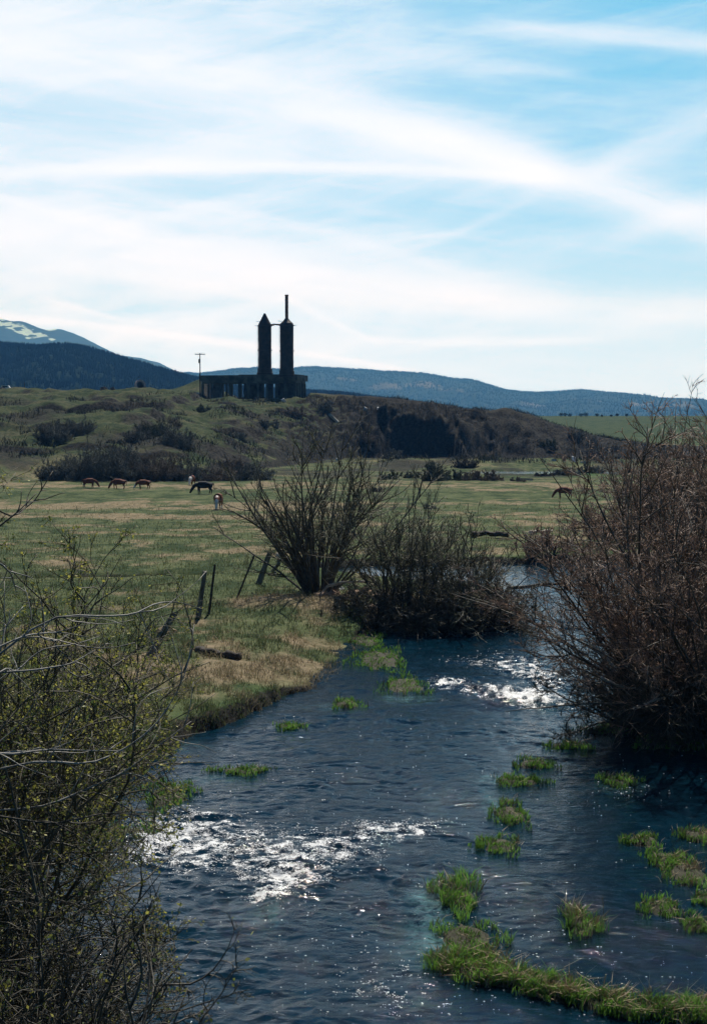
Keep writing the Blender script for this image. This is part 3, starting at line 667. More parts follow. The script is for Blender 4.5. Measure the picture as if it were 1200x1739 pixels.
M_twig_shade = mat('shaded_twig', (0.022, 0.020, 0.013), 0.5, 0.35, 2, 0, 0.4, attr=(0.10, 0.09, 0.055))  # shade of the lower left crown put into a darker twig colour
leafy((-4.6, 14.8, -0.4), 'nearest leafy willow at lower left, silver branches arching over the water', 91, 64, 5.8, 0.9, (0.30, 0.05), 0.9, 8000, k=(9, 7, 4), tw=M_twig_shade, xlim=-1.05)
leafy((-4.1, 12.2, -0.45), 'dark twiggy willow crown in the bottom left corner', 92, 70, 5.6, 1.0, (0.42, 0.05), 0.9, 2500, k=(9, 7, 4), m_stem=M_bark, tw=M_twig_shade, xlim=-0.7)

# ---------------------------------------------------------------- background shrubs at the foot of the slope
def fuzz(loc, h, w, label, seed, mt, n=60, group='shrubs at the foot of the slope', r=0.02):
    sc = w/h
    return willow('shrub', loc, label, 'shrub', seed, n, h, 1.2*min(1.3, sc), (0, 0), w*0.28, 0.05, (8, 7, 3), r, 0.04, 0.12, mt, mt, fac=(0.5, 0.5, 0.6), t0=0.05, group=group, sides=3)
M_fz1 = mat('grey_brush', (0.095, 0.105, 0.092), 0.8, 0.4, 0.4); M_fz2 = mat('brown_brush', (0.12, 0.10, 0.078), 0.8, 0.4, 0.4); M_fz3 = mat('green_brush', (0.05, 0.065, 0.04), 0.8, 0.4, 0.4)
SH = [(105, 812, 3.6, 5.0, 'squat dark shrub at the far left foot of the slope', M_fz1), (165, 812, 6.2, 8.5, 'wide grey shrub behind the leftmost grazing cow', M_fz1), (215, 812, 5.2, 7.0, 'grey shrub behind the second and third cows from the left', M_fz1),
      (268, 812, 4.6, 6.5, 'rounded brown shrub right of the wide grey ones', M_fz2), (315, 812, 3.2, 5.5, 'low dark shrub behind the white faced animal', M_fz1), (372, 814, 2.6, 5.0, 'low tan shrub right of the black cow at the slope foot', M_fz2),
      (425, 815, 3.2, 6.0, 'dark shrub just left of the tall bare willow, at the slope foot', M_fz1), (235, 768, 2.6, 5.0, 'grey shrub partway up the left slope', M_fz1), (130, 762, 3.4, 6.0, 'leftmost grey shrub partway up the slope', M_fz1)]
for i, (px, py, h, w, lab, mt) in enumerate(SH):
    Y = 8*F/(815-709.5) if py > 780 else 205+(812-py)*0.35; x_ = (px-600)/F*Y
    fuzz((x_, Y, gz(x_, Y)-0.2), h*0.95, w*1.2, lab, 100+i, mt, 130, r=0.012)
for i_, (px_, Y_, h_, w_, lab_, mt_) in enumerate([(90, 215, 3.2, 6, 'dark shrub on the lower slope at the far left', M_fz1), (255, 228, 3.0, 6, 'dark shrub on the lower slope above the rounded brown one', M_fz3), (300, 215, 3.4, 6.5, 'grey brown shrub on the lower slope above the pale animal', M_fz1), (395, 212, 3.0, 6, 'brown shrub on the lower slope beside the arching willow limb', M_fz2)]):
    xx_ = (px_-600)/F*Y_; fuzz((xx_, Y_, gz(xx_, Y_)-.2), h_, w_, lab_, 230+i_, mt_, 90, r=0.012)
SR = [(735, 182, 3.0, 1.6, 'narrow upright dark bush in the right half of the flat', M_fz3), (662, 188, 1.6, 3.2, 'low brush left of the upright bush', M_fz3), (700, 192, 1.3, 2.6, 'small dark brush between two larger ones left of centre flat', M_fz3), (770, 184, 1.7, 3.0, 'low green brush right of the upright bush', M_fz3), (800, 183, 1.8, 3.0, 'round brown brush before the pond, left one', M_fz2),
      (832, 182, 1.8, 3.2, 'round brown brush before the pond, right one', M_fz2), (878, 180, 0.9, 2.6, 'low rust brown brush at the pond end', M_fz2), (790, 226, 2.2, 4.2, 'black brush under the track bank', M_black), (830, 238, 1.5, 4.5, 'dark brush on the track bank', M_fz3), (730, 126, 0.9, 1.7, 'small dark bush alone in the middle of the meadow', M_fz1), (642, 155, 1.0, 0.9, 'tiny dark bush on the meadow left of the upright one', M_black),
      (960, 200, 1.6, 5.0, 'dark brush on the pond bank, left part', M_fz1), (1000, 205, 2.0, 5.0, 'dark brush on the pond bank, right part', M_fz1), (925, 197, 1.1, 4.5, 'low black brush edging the pond', M_black)]
for i, (px, Y, h, w, lab, mt) in enumerate(SR):
    x_ = (px-600)/F*Y; fuzz((x_, Y, gz(x_, Y)-0.15), h, w, lab, 130+i, mt, 45, 'shrubs on the flat before the pit')
HS = [(400, 236, 2.5, 4, M_fz1, 'dark shrub on the slope left of the dump'), (455, 262, 2.6, 4.5, M_fz1, 'brown grey shrub below the dump slabs'), (500, 285, 2.4, 4, M_fz2, 'brown shrub under the concrete building'), (555, 292, 2.2, 4, M_fz1, 'dark shrub below the long bare crest'), (620, 288, 2.6, 5, M_fz2, 'pale brown shrub left of the black pit'),
      (665, 284, 3.0, 5, M_fz1, 'grey leafless shrub at the left lip of the pit'), (930, 290, 2.0, 5, M_fz3, 'dark shrub on the falling shoulder of the spoil heap'), (975, 296, 1.8, 5, M_fz1, 'grey shrub at the right toe of the spoil heap'), (1010, 280, 2.4, 6, M_fz2, 'brown shrub at the right end of the spoil heap'), (345, 262, 1.8, 3.5, M_fz3, 'green shrub midway up below the pole')]
for i, (px, Y, h, w, mt, lab) in enumerate(HS):
    x_ = (px-600)/F*Y; fuzz((x_, Y, gz(x_, Y)-0.2), h, w, lab, 160+i, mt, 40, 'shrubs on the dump slope', 0.025)

# ---------------------------------------------------------------- grass
def blades(name, x, y, h, w, mat_, parent=None, rg=None, lean=0.5, off=(0, 0, 0), z=None, ldir=None, tone=None):
    n = len(x); z = gzv(x, y) if z is None else z
    az = rg.rand(n)*2*np.pi; L = lean*rg.randn(n, 2)*h[:, None]
    if ldir is not None: L = L + np.array(ldir)[None]*h[:, None]
    dx_, dy_ = np.cos(az)*w/2, np.sin(az)*w/2
    b0 = np.c_[x-dx_, y-dy_, z-0.02]; b1 = np.c_[x+dx_, y+dy_, z-0.02]; m0 = np.c_[x+L[:, 0]*0.35-dx_*0.7, y+L[:, 1]*0.35-dy_*0.7, z+h*0.6]; m1 = np.c_[x+L[:, 0]*0.35+dx_*0.7, y+L[:, 1]*0.35+dy_*0.7, z+h*0.6]
    tp = np.c_[x+L[:, 0], y+L[:, 1], z+h]
    V = np.stack([b0, b1, m1, m0, tp], 1).reshape(-1, 3)-np.array(off); k = np.arange(n)[:, None]*5
    tone = rg.rand(n) if tone is None else tone
    return mesh(name, V, [k+np.array([0, 1, 2, 3]), k+np.array([3, 2, 4])], mat_, parent, False, {'tone': np.repeat(tone, 5)})
rg = np.random.RandomState(77)
def fieldpts(n, p0, y0, y1):
    px = rg.rand(n)*1260-30; py = y0+(y1-y0)*rg.rand(n)**p0; Y = CZ*F/(py-709.5); return (px-600)/F*Y, Y
x, y = fieldpts(150000, 0.8, 855, 1330)
x += rg.randn(len(x))*0.1; cl = fbm(x/0.9, y/0.9, 3, 300)
k_ = (sdist(x, y) > 0.15) & (cl > -0.25); x, y, cl = x[k_], y[k_], cl[k_]
h = (0.05+0.12*rg.rand(len(x)))*(1+2.3*np.clip(cl, 0, 1)); w = 0.012+0.00028*y
dr = dryness(x, y)
g_ = rg.rand(len(x)) > dr*0.9
tag(blades('meadow_grass', x[g_], y[g_], h[g_], w[g_], M_meadow, None, rg, 0.5, tone=np.clip(rg.rand(g_.sum())*0.6+dr[g_]*0.5, 0, 1)), 'rough green grazed grass over the whole meadow', 'grass', kind='stuff')
d_ = ~g_
M_drygr = mat('dry_grass', (0.40, 0.32, 0.21), 0.8, 0.3, 1.0, attr=(0.20, 0.17, 0.10), trans=0.35)
tag(blades('dry_grass', x[d_], y[d_], h[d_]*0.9, w[d_], M_drygr, None, rg, 0.8), 'straw coloured dead grass patches in the meadow and along the bank', 'grass', kind='stuff')
n = 90000; x = -85+rg.rand(n)*155; y = 186+rg.rand(n)**0.9*140; z = gzv(x, y)
cl = fbm(x/9, y/14, 4, 310)+0.30*(1-z/12); k_ = (cl > 0.16+0.14*ss(-20, -30, x)) & (z > 0.6) & (z < 13.0-1.5*ss(-30, -60, x)+rg.randn(n)*0.3); x, y, z, cl = x[k_], y[k_], z[k_], cl[k_]
M_scrub = mat('sage_scrub', (0.030, 0.036, 0.026), 0.9, 0.5, 0.15, attr=(0.10, 0.095, 0.075))
tag(blades('slope_scrub', x, y, (0.2+0.7*rg.rand(len(x)))*(0.6+np.clip(cl, 0, 0.8)), np.full(len(x), 0.10), M_scrub, None, rg, 0.6, z=z, tone=rg.rand(len(x))**2), 'low grey brown scrub and dead weeds covering the slope and spoil heap', 'scrub', kind='stuff')
# clumps standing in the stream
CL = [(865, 1385, 34, 22, 'feathery grass clump midstream, upper of the middle pair'), (848, 1438, 40, 16, 'low round grass clump midstream, lower of the middle pair'), (775, 1520, 42, 34, 'grass clump with a broken straw stalk, left side of the midstream line'), (795, 1600, 58, 42, 'broad grass clump beside pale water at the bend of the long bar'),
      (985, 1572, 34, 24, 'sparse clump with straw seed heads alone in dark water'), (1125, 1545, 46, 18, 'dense grass clump near the right edge below the muddy hummocks'), (1165, 1485, 42, 30, 'brown green hummock at the right edge of the stream'), (1090, 1430, 34, 12, 'small flat clump left of the right edge hummocks'), (1180, 1422, 30, 13, 'small clump at the right edge above the hummocks'),
      (1050, 1328, 36, 11, 'flat bright clump with foam under it on the right shallows'), (880, 1328, 46, 9, 'thin trailing grass clump with pale water at its left end'), (905, 1300, 38, 9, 'thin clump just above the trailing one'), (1150, 1262, 70, 17, 'wide grass mat under the right willow'), (1030, 1241, 52, 9, 'narrow grass strip at the foot of the dark tangle'),
      (410, 1311, 52, 7, 'thin strip of grass in the left channel'), (285, 1352, 44, 28, 'ragged clump behind the foreground twigs at left'), (490, 1236, 28, 6, 'tiny tuft off the left bank'), (590, 1197, 28, 8, 'small tuft below the marshy corner'), (685, 1165, 44, 18, 'bright clump at the marsh tip by the rapids'), (645, 1120, 50, 22, 'marshy green clump beside the dark pool'),
      (703, 1052, 26, 7, 'small green tuft under the overhung bank'), (205, 1418, 62, 18, 'green clump seen through the left willow'), (1130, 1462, 40, 16, 'muddy clump between the small flat clump and the brown green hummock'), (1185, 1575, 34, 12, 'low clump at the right frame edge under the dense one'), (960, 1268, 40, 7, 'thin green strip left of the wide mat under the right willow'), (1195, 1530, 20, 12, 'half hidden clump at the right frame edge'), (620, 1088, 36, 12, 'green sedge patch at the back of the marshy corner')]
def clump(pts, label, seed, nb, dry=0.08, hh=(0.10, 0.22)):
    """pts: list of (x, y, rx, ry)"""
    rg = np.random.RandomState(seed); c0 = pts[0]; off = (c0[0], c0[1], WZ)
    root = empty('grass_clump', off, label, 'grass clump', 'grass clumps standing in the stream')
    X_ = []; Y_ = []; mb = MB()
    for cx_, cy_, rx, ry in pts:
        m = max(60, int(nb/len(pts))); a = rg.rand(m)*2*np.pi; r = rg.rand(m)**0.6*(1+0.25*np.sin(a*3+seed)+0.15*np.sin(a*7+seed*2))
        X_.append(cx_+rx*r*np.cos(a)); Y_.append(cy_+ry*r*np.sin(a))
        k = 14; aa = np.arange(k)*2*np.pi/k; rr = (0.85+0.35*rg.rand(k))
        V = [(cx_-off[0], cy_-off[1], 0.07)]+[(cx_-off[0]+rx*.5*rr[j]*math.cos(aa[j]), cy_-off[1]+ry*.5*rr[j]*math.sin(aa[j]), 0.05+0.03*rg.rand()) for j in range(k)]+[(cx_-off[0]+rx*.8*rr[j]*math.cos(aa[j]), cy_-off[1]+ry*.8*rr[j]*math.sin(aa[j]), -0.08) for j in range(k)]
        mb.add(V, [(0, 1+j, 1+(j+1) % k) for j in range(k)], [(1+j, 1+k+j, 1+k+(j+1) % k, 1+(j+1) % k) for j in range(k)])
    mb.build('root_mat', M_mud, root, True)
    x = np.concatenate(X_); y = np.concatenate(Y_); k_ = fbm(x/0.4, y/0.3, 3, seed) > -0.2; x, y = x[k_], y[k_]; n = len(x)
    h = (hh[0]+(hh[1]-hh[0])*rg.rand(n))*np.clip(1+0.7*fbm(x/0.3, y/0.3, 2, seed+2), .4, 1.8); w = np.full(n, 0.015)*(0.6+y/35)
    d_ = rg.rand(n) < dry*(1+2*(fbm(x/0.4, y/0.4, 2, seed+5) > 0.2))
    z = np.full(n, WZ)+0.03
    blades('blades', x[~d_], y[~d_], h[~d_], w[~d_], M_grass, root, rg, 0.45, off, z[~d_], (0.05, -0.45), tone=np.clip(rg.rand((~d_).sum())*1.1-0.1, 0, 1))
    if d_.sum() > 25: blades('dry_blades', x[d_], y[d_], h[d_]*1.3, w[d_], M_dry, root, rg, 0.7, off, z[d_], (0.1, -0.5))
    return root
for i, (px, py, rx, ry, lab) in enumerate(CL):
    e = ell(px, py, rx, ry); area = e[2]*e[3]
    near = py > 1250
    clump([e], lab, 400+i, int(min(3200, 350+(1500 if near else 450)*area)), 0.28 if i in (4, 6, 8) else 0.12, (0.08, 0.26) if i in (2, 4) else (0.04, 0.14))
bar = []
for k_ in range(17):
    a = k_/16; X0 = np.interp(a, [0, .2, .45, .7, 1], [760, 830, 945, 1060, 1260]); Y0 = np.interp(a, [0, .2, .45, .7, 1], [1640, 1655, 1688, 1715, 1728])
    bar.append(ell(X0, Y0, 42, 24 if a < .3 else 20))
clump(bar, 'long curving grass bar with straw stems along the bottom right of the stream', 470, 13000, 0.16, (0.08, 0.21))
# upright straw stalks and seed heads
ST = [(795, 1545, 760, 1600, .02), (1018, 1695, 1028, 1655, .018), (1012, 1700, 1018, 1680, .02), (968, 1690, 966, 1650, .014), (988, 1560, 988, 1542, .02), (1075, 1705, 1072, 1680, .014), (978, 1672, 980, 1652, .014), (1103, 1690, 1104, 1676, .02), (1103, 1248, 1106, 1236, .03), (676, 1130, 676, 1086, .02), (1024, 1560, 1022, 1524, .012), (770, 1640, 745, 1620, .02)]
STL = ['broken straw stalk slanting off the midstream clump', 'tallest pale seed stalk on the long bar', 'short pale stalk below the tallest one', 'thin stalk on the left part of the long bar', 'pinkish seed head on the lone sparse clump', 'thin stalk on the right part of the long bar', 'twin thin stalk on the long bar, right of the thin left one', 'pale short stalk near the bar\'s right end', 'pale stub in the grass under the right willow', 'lone dry stalk standing by the marshy corner', 'green blade standing in open dark water', 'straw stalk lying at the upper end of the long bar']
for (x0, y0, x1, y1, r), lab in zip(ST, STL):
    a = np.array(at(x0, y0, WZ+0.05)); b_ = np.array(atd(x1, y1, a[1]-0.05)); m = (a+b_)/2+np.array([.01, 0, .02])
    mb = MB().tube([np.zeros(3), m-a, b_-a], [r*.35, r*.3, r*.6], 5)
    o = mb.build('dry_stalk', M_dry); o.location = a; tag(o, lab, 'stalk', 'straw stalks in the stream')

# ---------------------------------------------------------------- cattle
def cow_mesh():
    P = [(-.78, 0, 1.12, .25), (-.35, 0, 1.01, .38), (.15, 0, .96, .42), (.55, 0, 1.0, .36), (.85, 0, 1.0, .22), (1.12, 0, .72, .165), (1.27, 0, .45, .15), (1.37, 0, .24, .115), (1.43, 0, .10, .085),
         (.55, .19, .74, .12), (.56, .2, .42, .07), (.54, .2, .12, .05), (.56, .2, .02, .06), (.47, -.19, .74, .12), (.42, -.2, .42, .07), (.36, -.2, .12, .05), (.38, -.2, .02, .06),
         (-.78, .19, .86, .19), (-.68, .21, .64, .13), (-.86, .2, .44, .075), (-.80, .2, .12, .05), (-.78, .2, .02, .06), (-.70, -.19, .86, .19), (-.56, -.21, .64, .13), (-.70, -.2, .44, .075), (-.60, -.2, .12, .05), (-.58, -.2, .02, .06),
         (-1.02, 0, 1.14, .05), (-1.10, 0, .85, .03), (-1.09, 0, .5, .045), (1.14, .17, .60, .035), (1.10, .27, .60, .05), (1.14, -.17, .60, .035), (1.10, -.27, .60, .05)]
    Ed = [(0, 1), (1, 2), (2, 3), (3, 4), (4, 5), (5, 6), (6, 7), (7, 8), (3, 9), (9, 10), (10, 11), (11, 12), (3, 13), (13, 14), (14, 15), (15, 16), (0, 17), (17, 18), (18, 19), (19, 20), (20, 21), (0, 22), (22, 23), (23, 24), (24, 25), (25, 26), (0, 27), (27, 28), (28, 29), (5, 30), (30, 31), (5, 32), (32, 33)]
    me = bpy.data.meshes.new('c'); me.from_pydata([p[:3] for p in P], Ed, []); o = bpy.data.objects.new('c', me); COL.objects.link(o)
    o.modifiers.new('s', 'SKIN')
    for i, p in enumerate(P): me.skin_vertices[0].data[i].radius = (p[3], p[3])
    me.skin_vertices[0].data[2].use_root = True
    sb = o.modifiers.new('d', 'SUBSURF'); sb.levels = 2; sb.render_levels = 2
    dg = bpy.context.evaluated_depsgraph_get(); r = bpy.data.meshes.new_from_object(o.evaluated_get(dg))
    bpy.data.objects.remove(o); n = len(r.vertices); V = np.zeros(n*3, np.float32); r.vertices.foreach_get('co', V)
    V = V.reshape(-1, 3)
    tor = (V[:, 2] > .6) & (V[:, 0] < .9); V[tor, 1] *= 0.93
    faces = {}
    for p in r.polygons: faces.setdefault(len(p.vertices), []).append(tuple(p.vertices))
    return V, [np.array(f) for f in faces.values()]
CV, CF = cow_mesh()
def hide_mat(name, a, b_):
    m = mat(name, a, 0.75, 0.25, 2.5, 0, 0.25); t = m.node_tree; bs = t.nodes['Principled BSDF']
    src = bs.inputs['Base Color'].links[0].from_socket; w_, _, _ = attr_x(t, 'patch')
    t.links.new(mixc(t, w_, src, b_), bs.inputs['Base Color']); return m
H_red = hide_mat('red_hide', (0.15, 0.042, 0.022), (0.75, 0.70, 0.64)); H_blk = hide_mat('black_hide', (0.018, 0.018, 0.020), (0.02, 0.02, 0.02))
M_hoof = mat('horn', (0.12, 0.1, 0.08), 0.5, 0.2, 5)
def cow(px, py, rz, sc, label, hide, style, lying=False):
    p = at(px, py, 0); z = gz(p[0], p[1]); root = empty('cow', (p[0], p[1], z+0.02), label, 'cow', 'cattle grazing on the meadow', R(rz)); root.scale = (sc,)*3
    x, y, z = CV.T
    w = np.zeros(len(x))
    if style == 'hereford': w = ((x > 1.13)) | ((z < .70) & (x > -.3) & (x < .5) & (z > .5)) | (z < .28) | ((np.abs(y) < .1) & (z > 1.1) & (x > .6))
    if style == 'face': w = (x > 1.2)
    if style == 'front': w = (x > .66)
    b_ = mesh('body', CV, CF, hide, root, True, {'patch': np.asarray(w, float)})
    for s in (-1, 1):
        MB().tube([(1.18, s*.12, .68), (1.20, s*.22, .74), (1.26, s*.25, .82)], [.03, .022, .008], 5).build('horn', M_hoof, root)
    return root
cow(152, 829, 12, 0.80, 'red brown cow grazing farthest left on the meadow', H_red, 'plain')
cow(202, 832, 168, 0.86, 'red brown cow with lowered head, second from the left', H_red, 'plain')
cow(244, 832, 200, 0.78, 'red cow with a white face, third from the left', H_red, 'face')
cow(326, 825, 262, 0.86, 'pale faced cow turned to the camera behind the black cow', H_red, 'front')
cow(346, 840, 187, 1.0, 'black cow grazing with its back to the slope', H_blk, 'plain')
cow(371, 864, 268, 1.02, 'red cow with a white blaze facing the camera, nearest of the herd', H_red, 'hereford')
cow(957, 846, 180, 0.84, 'dark red cow grazing alone on the right beside the red willows', H_red, 'plain')

# ---------------------------------------------------------------- fence posts and logs on the left bank
def post(px0, py0, px1, py1, r, label, mt, flat=0.6, name='fence_post'):
    a = np.array(at(px0, py0, 0.0)); a[2] = gz(a[0], a[1]); b_ = np.array(atd(px1, py1, a[1]+0.15)); v_ = b_-a
    rg = np.random.RandomState(int(px0)); n = 8; mb = MB(); ang_ = np.arange(n)*2*np.pi/n; V = []
    ax = v_/np.linalg.norm(v_); e1 = np.cross(ax, (0, 1, 0)); e1 /= np.linalg.norm(e1); e2 = np.cross(ax, e1); K = 7
    ir = 1+0.12*rg.randn(n)
    for i in range(K):
        f = i/(K-1); rr = r*(1.1-0.2*f)*ir*(1+0.05*rg.randn(n)); c_ = v_*f - ax*(0.25 if i == 0 else 0)
        top = (rg.rand(n)*0.22*r*5 if i == K-1 else np.zeros(n))
        V.append(c_+e1*(rr*np.cos(ang_))[:, None]+e2*(rr*flat*np.sin(ang_))[:, None]+ax*(top)[:, None])
    V = np.concatenate(V); q = [(i*n+j, i*n+(j+1) % n, (i+1)*n+(j+1) % n, (i+1)*n+j) for i in range(K-1) for j in range(n)]
    mb.add(V, q, [[(K-1)*n+j for j in range(n)]])
    o = mb.build(name, mt); o.location = a; return tag(o, label, 'post', 'old fence posts on the left bank')
post(337, 1048, 348, 974, 0.11, 'thick upright old fence post, tallest of the row', M_wood)
post(355, 1042, 365, 960, 0.055, 'slim post right behind the thick upright one', M_wood_dark)
post(402, 1018, 432, 943, 0.045, 'thin stake leaning right, between the thick posts', M_wood_dark)
post(439, 992, 458, 940, 0.12, 'thick grey post leaning right near the bare willow', M_wood)
post(270, 1085, 297, 1042, 0.12, 'leaning post with a broken forked top, left of the thick upright post', M_wood)
post(250, 1120, 268, 1092, 0.12, 'short grey stump leaning right, leftmost of the row', M_wood)
def log(pts, r, name, label, cat, mt, sides=8, taper=0.6, group=None, branches=0, seed=0):
    P = np.array(pts, float); a = P[0].copy(); n = len(P); rg = np.random.RandomState(seed+3)
    tt = np.linspace(0, n-1, 12); Q = np.stack([np.interp(tt, range(n), P[:, i]) for i in range(3)], 1)-a; Q[1:-1] += rg.randn(10, 3)*r*0.25
    o = MB().tube(Q, r*np.linspace(1, taper, 12)*(1+0.1*rg.randn(12)), sides)
    if branches:
        K2, L2, _ = kids(Q[None], np.array([np.linalg.norm(Q[-1])]), branches, 0.2, 0.95, (0.4, 1.0), 0.35, 5, 0.15, 0.03, rg)
        for kk in K2: o.tube(kk, np.linspace(r*.4, r*.1, 5), 4)
    ob = o.build(name, mt, None, True); ob.location = a; return tag(ob, label, cat, group)
def gp(px, py, dz=0.1):
    p = at(px, py, 0); return (p[0], p[1], gz(p[0], p[1])+dz)
log([gp(335, 1108, .05), gp(370, 1116, .12), gp(408, 1120, .12)], 0.13, 'log', 'dark log lying in the grass below the fence posts', 'log', M_wood_dark, taper=1.0)
log([gp(462, 976, .0), atd(478, 948, gp(470, 976)[1])], 0.12, 'stump', 'forked grey stump leaning beside the bare willow', 'stump', M_wood, taper=.8)
log([atd(470, 942, gp(470, 975)[1]-.1), atd(512, 960, gp(500, 980)[1])], 0.12, 'log', 'bleached log propped against the foot of the bare willow', 'log', M_wood_pale, taper=.9)
log([atd(545, 1008, 62.5), atd(556, 995, 62.3), atd(580, 988, 62.0), atd(620, 989, 62), atd(655, 998, 62)], 0.07, 'fallen_branch', 'pale fallen branch arching right from the willow base', 'branch', M_wood_pale, taper=.4, branches=9, seed=4)
log([atd(615, 975, 66), atd(640, 988, 65), atd(645, 992, 65)], 0.07, 'fallen_branch', 'pale dead stick above the arching fallen branch', 'branch', M_wood_pale, taper=.6, seed=5)
log([gp(898, 914, .3), gp(915, 913, .35), gp(937, 911, .35)], 0.14, 'driftwood', 'whitish driftwood log on the far bank of the pool', 'driftwood', M_wood_pale, taper=.6)
log([gp(800, 914, .2), gp(830, 913, .3), gp(862, 915, .25)], 0.20, 'log', 'dark log on the far bank left of the driftwood', 'log', M_wood_dark, taper=.8)
log([atd(1060, 1034, 58), atd(1059, 990, 58)], 0.05, 'stake', 'pale upright stake standing in the water behind the red willow', 'stake', M_wood_pale, taper=.9)
log([atd(963, 948, 82), atd(962, 926, 82)], 0.05, 'stake', 'pale stub standing in the rusty shoots of the far bank', 'stake', M_wood_pale, taper=.9)
log([atd(860, 999, 69), atd(930, 992, 69), atd(1010, 990, 69)], 0.09, 'floating_log', 'mossy log lying across the back channel', 'log', M_wood_dark, taper=.6, branches=5, seed=9)
DS = [((1075, 1203), (1120, 1186), (1180, 1160), 'longest bleached stick at the water edge of the right tangle'), ((1020, 1150), (1050, 1165), (1090, 1172), 'pale crooked stick left of the longest one'), ((1085, 1140), (1120, 1132), (1160, 1120), 'pale stick above the longest bleached one'), ((1040, 1130), (1020, 1110), (1000, 1092), 'short pale stick rising left in the right tangle'), ((1110, 1120), (1150, 1105), (1200, 1098), 'highest pale stick in the right tangle')]
for i, (a, b_, c_, lab) in enumerate(DS):
    Y = 36.2+i*.25; log([atd(*a, Y), atd(*b_, Y+.2), atd(*c_, Y+.5)], 0.045, 'dead_stick', lab, 'stick', M_wood_pale, 5, .5, 'bleached sticks in the right tangle', 4, i)
# silvery arching branches of the foreground willow, long ones that catch the sun
fg = empty('dead_branches', (-6.2, 14.0, -0.4), 'bare silver limbs arching through the leafy foreground willow', 'branch')
SB = [[(-60, 1130), (0, 1098), (45, 1078), (100, 1073), (150, 1082)], [(30, 1140), (70, 1100), (130, 1095), (170, 1080)], [(0, 1105), (10, 1065), (40, 1030)], [(-60, 960), (0, 955), (20, 975), (28, 1005)], [(-40, 1145), (60, 1138), (120, 1128), (170, 1100)],
      [(70, 1265), (110, 1295), (145, 1318), (165, 1318)], [(-80, 1270), (20, 1282), (80, 1272), (150, 1275), (210, 1275)], [(200, 1280), (260, 1240), (300, 1180), (320, 1130), (330, 1060)], [(215, 1310), (270, 1265), (325, 1225)], 
      [(230, 1045), (260, 1025), (300, 1020), (345, 1035)], [(-60, 830), (20, 880), (60, 850), (90, 800)], [(-60, 940), (30, 870), (62, 838)], [(100, 1600), (180, 1580), (260, 1640), (330, 1690)], [(-60, 1500), (60, 1520), (150, 1540), (220, 1500)],
      [(-60, 1640), (80, 1625), (160, 1590), (300, 1610)], [(-40, 1380), (90, 1400), (180, 1380), (260, 1385)]]
for i, q in enumerate(SB):
    if q[0][0] > 0:
        jr = np.random.RandomState(900+i); y0_ = q[0][1]; x0_ = q[0][0]; q = [(-45, y0_+20+jr.rand()*0.8*x0_), (x0_*0.35, y0_+jr.rand()*0.45*x0_-10), (x0_*0.72, y0_+(jr.rand()-.2)*0.25*x0_)]+q
    Y0 = 14.2+1.6*((i*0.37) % 1); P = np.array([atd(a, b_, Y0+0.25*j) for j, (a, b_) in enumerate(q)])-np.array(fg.location)
    n = len(P); tt = np.linspace(0, n-1, 16); k3 = []
    for c_ in range(3):
        v_ = np.interp(tt, range(n), P[:, c_]); v_[1:-1] = (v_[:-2]+v_[1:-1]*2+v_[2:])/4; k3.append(v_)
    Q = np.stack(k3, 1); dk = i in (10, 11, 12, 13, 14, 15)
    rg = np.random.RandomState(i); L_ = np.array([np.linalg.norm(Q[-1]-Q[0])])
    mb = MB().tube(Q, np.linspace(.014, .005, 16)*(1.0 if not dk else 0.9), 6)
    K2, _, _ = kids(Q[None], L_, 5, .1, .98, (.3, 1.0), .4, 7, .18, .02, rg)
    for kk in K2: mb.tube(kk, np.linspace(.008, .003, 7), 4)
    mb.build('branch', M_bark if dk else M_bark_pale, fg, True)

# clods and stones of the crumbling bank
def rock(x, y, z, s, label, mt, seed, name='earth_clod', cat='clod', group='crumbled earth clods under the willow', flat=.65):
    rg = np.random.RandomState(seed); n, m = 9, 6; V = []
    for i in range(m+1):
        th = math.pi*i/m
        for j in range(n):
            ph = 2*math.pi*j/n; rr = s*(1+0.28*rg.randn()*0.7); V.append((rr*math.sin(th)*math.cos(ph)*1.2, rr*math.sin(th)*math.sin(ph), rr*math.cos(th)*flat))
    q = [(i*n+j, (i+1)*n+j, (i+1)*n+(j+1) % n, i*n+(j+1) % n) for i in range(m) for j in range(n)]
    o = mesh(name, V, [q], mt); o.location = (x, y, z); o.rotation_euler = (0, 0, seed)
    return tag(o, label, cat, group)
CLD_ = [(545, 1035, .26, 'leftmost tan clod below the bare willow'), (566, 1026, .30, 'tan clod just right of the leftmost'), (583, 1042, .22, 'small clod low in the left half of the bank'), (600, 1030, .28, 'clod directly below the pale fallen branch'), (622, 1033, .36, 'largest pinkish clod of the crumbling bank'), (632, 1052, .30, 'clod at the water line under the largest one'), (648, 1038, .34, 'tan clod right of the largest one'), (667, 1044, .24, 'small tan clod near the dark overhang'), (655, 1056, .2, 'small water line clod on the right'), (690, 1034, .2, 'last clod before the dark overhang'), (578, 1012, .16, 'whitish stone at the top of the crumbling bank')]
for i, (px, py, s, lab) in enumerate(CLD_):
    Yc = 8.3*F/(py-709.5); x_ = (px-600)/F*Yc; rock(x_, Yc, max(gz(x_, Yc), WZ)+s*.15, s, lab, M_clod if i < 10 else M_conc_pale, 500+i)
MOUND = [(283, 1072, .3, 'straw topped hummock left of the thick post'), (205, 1125, .22, 'pale stone in the left meadow behind twigs'), (255, 1300, .16, 'pale stone at the water edge of the left bank'), (240, 1312, .12, 'smaller pale stone beside the water edge one')]
for i, (px, py, s, lab) in enumerate(MOUND):
    p = gp(px, py, 0); rock(p[0], p[1], p[2]+s*.2, s, lab, M_drygr if i == 0 else M_clod, 530+i, 'stone' if i else 'hummock', 'stone' if i else 'hummock', None)

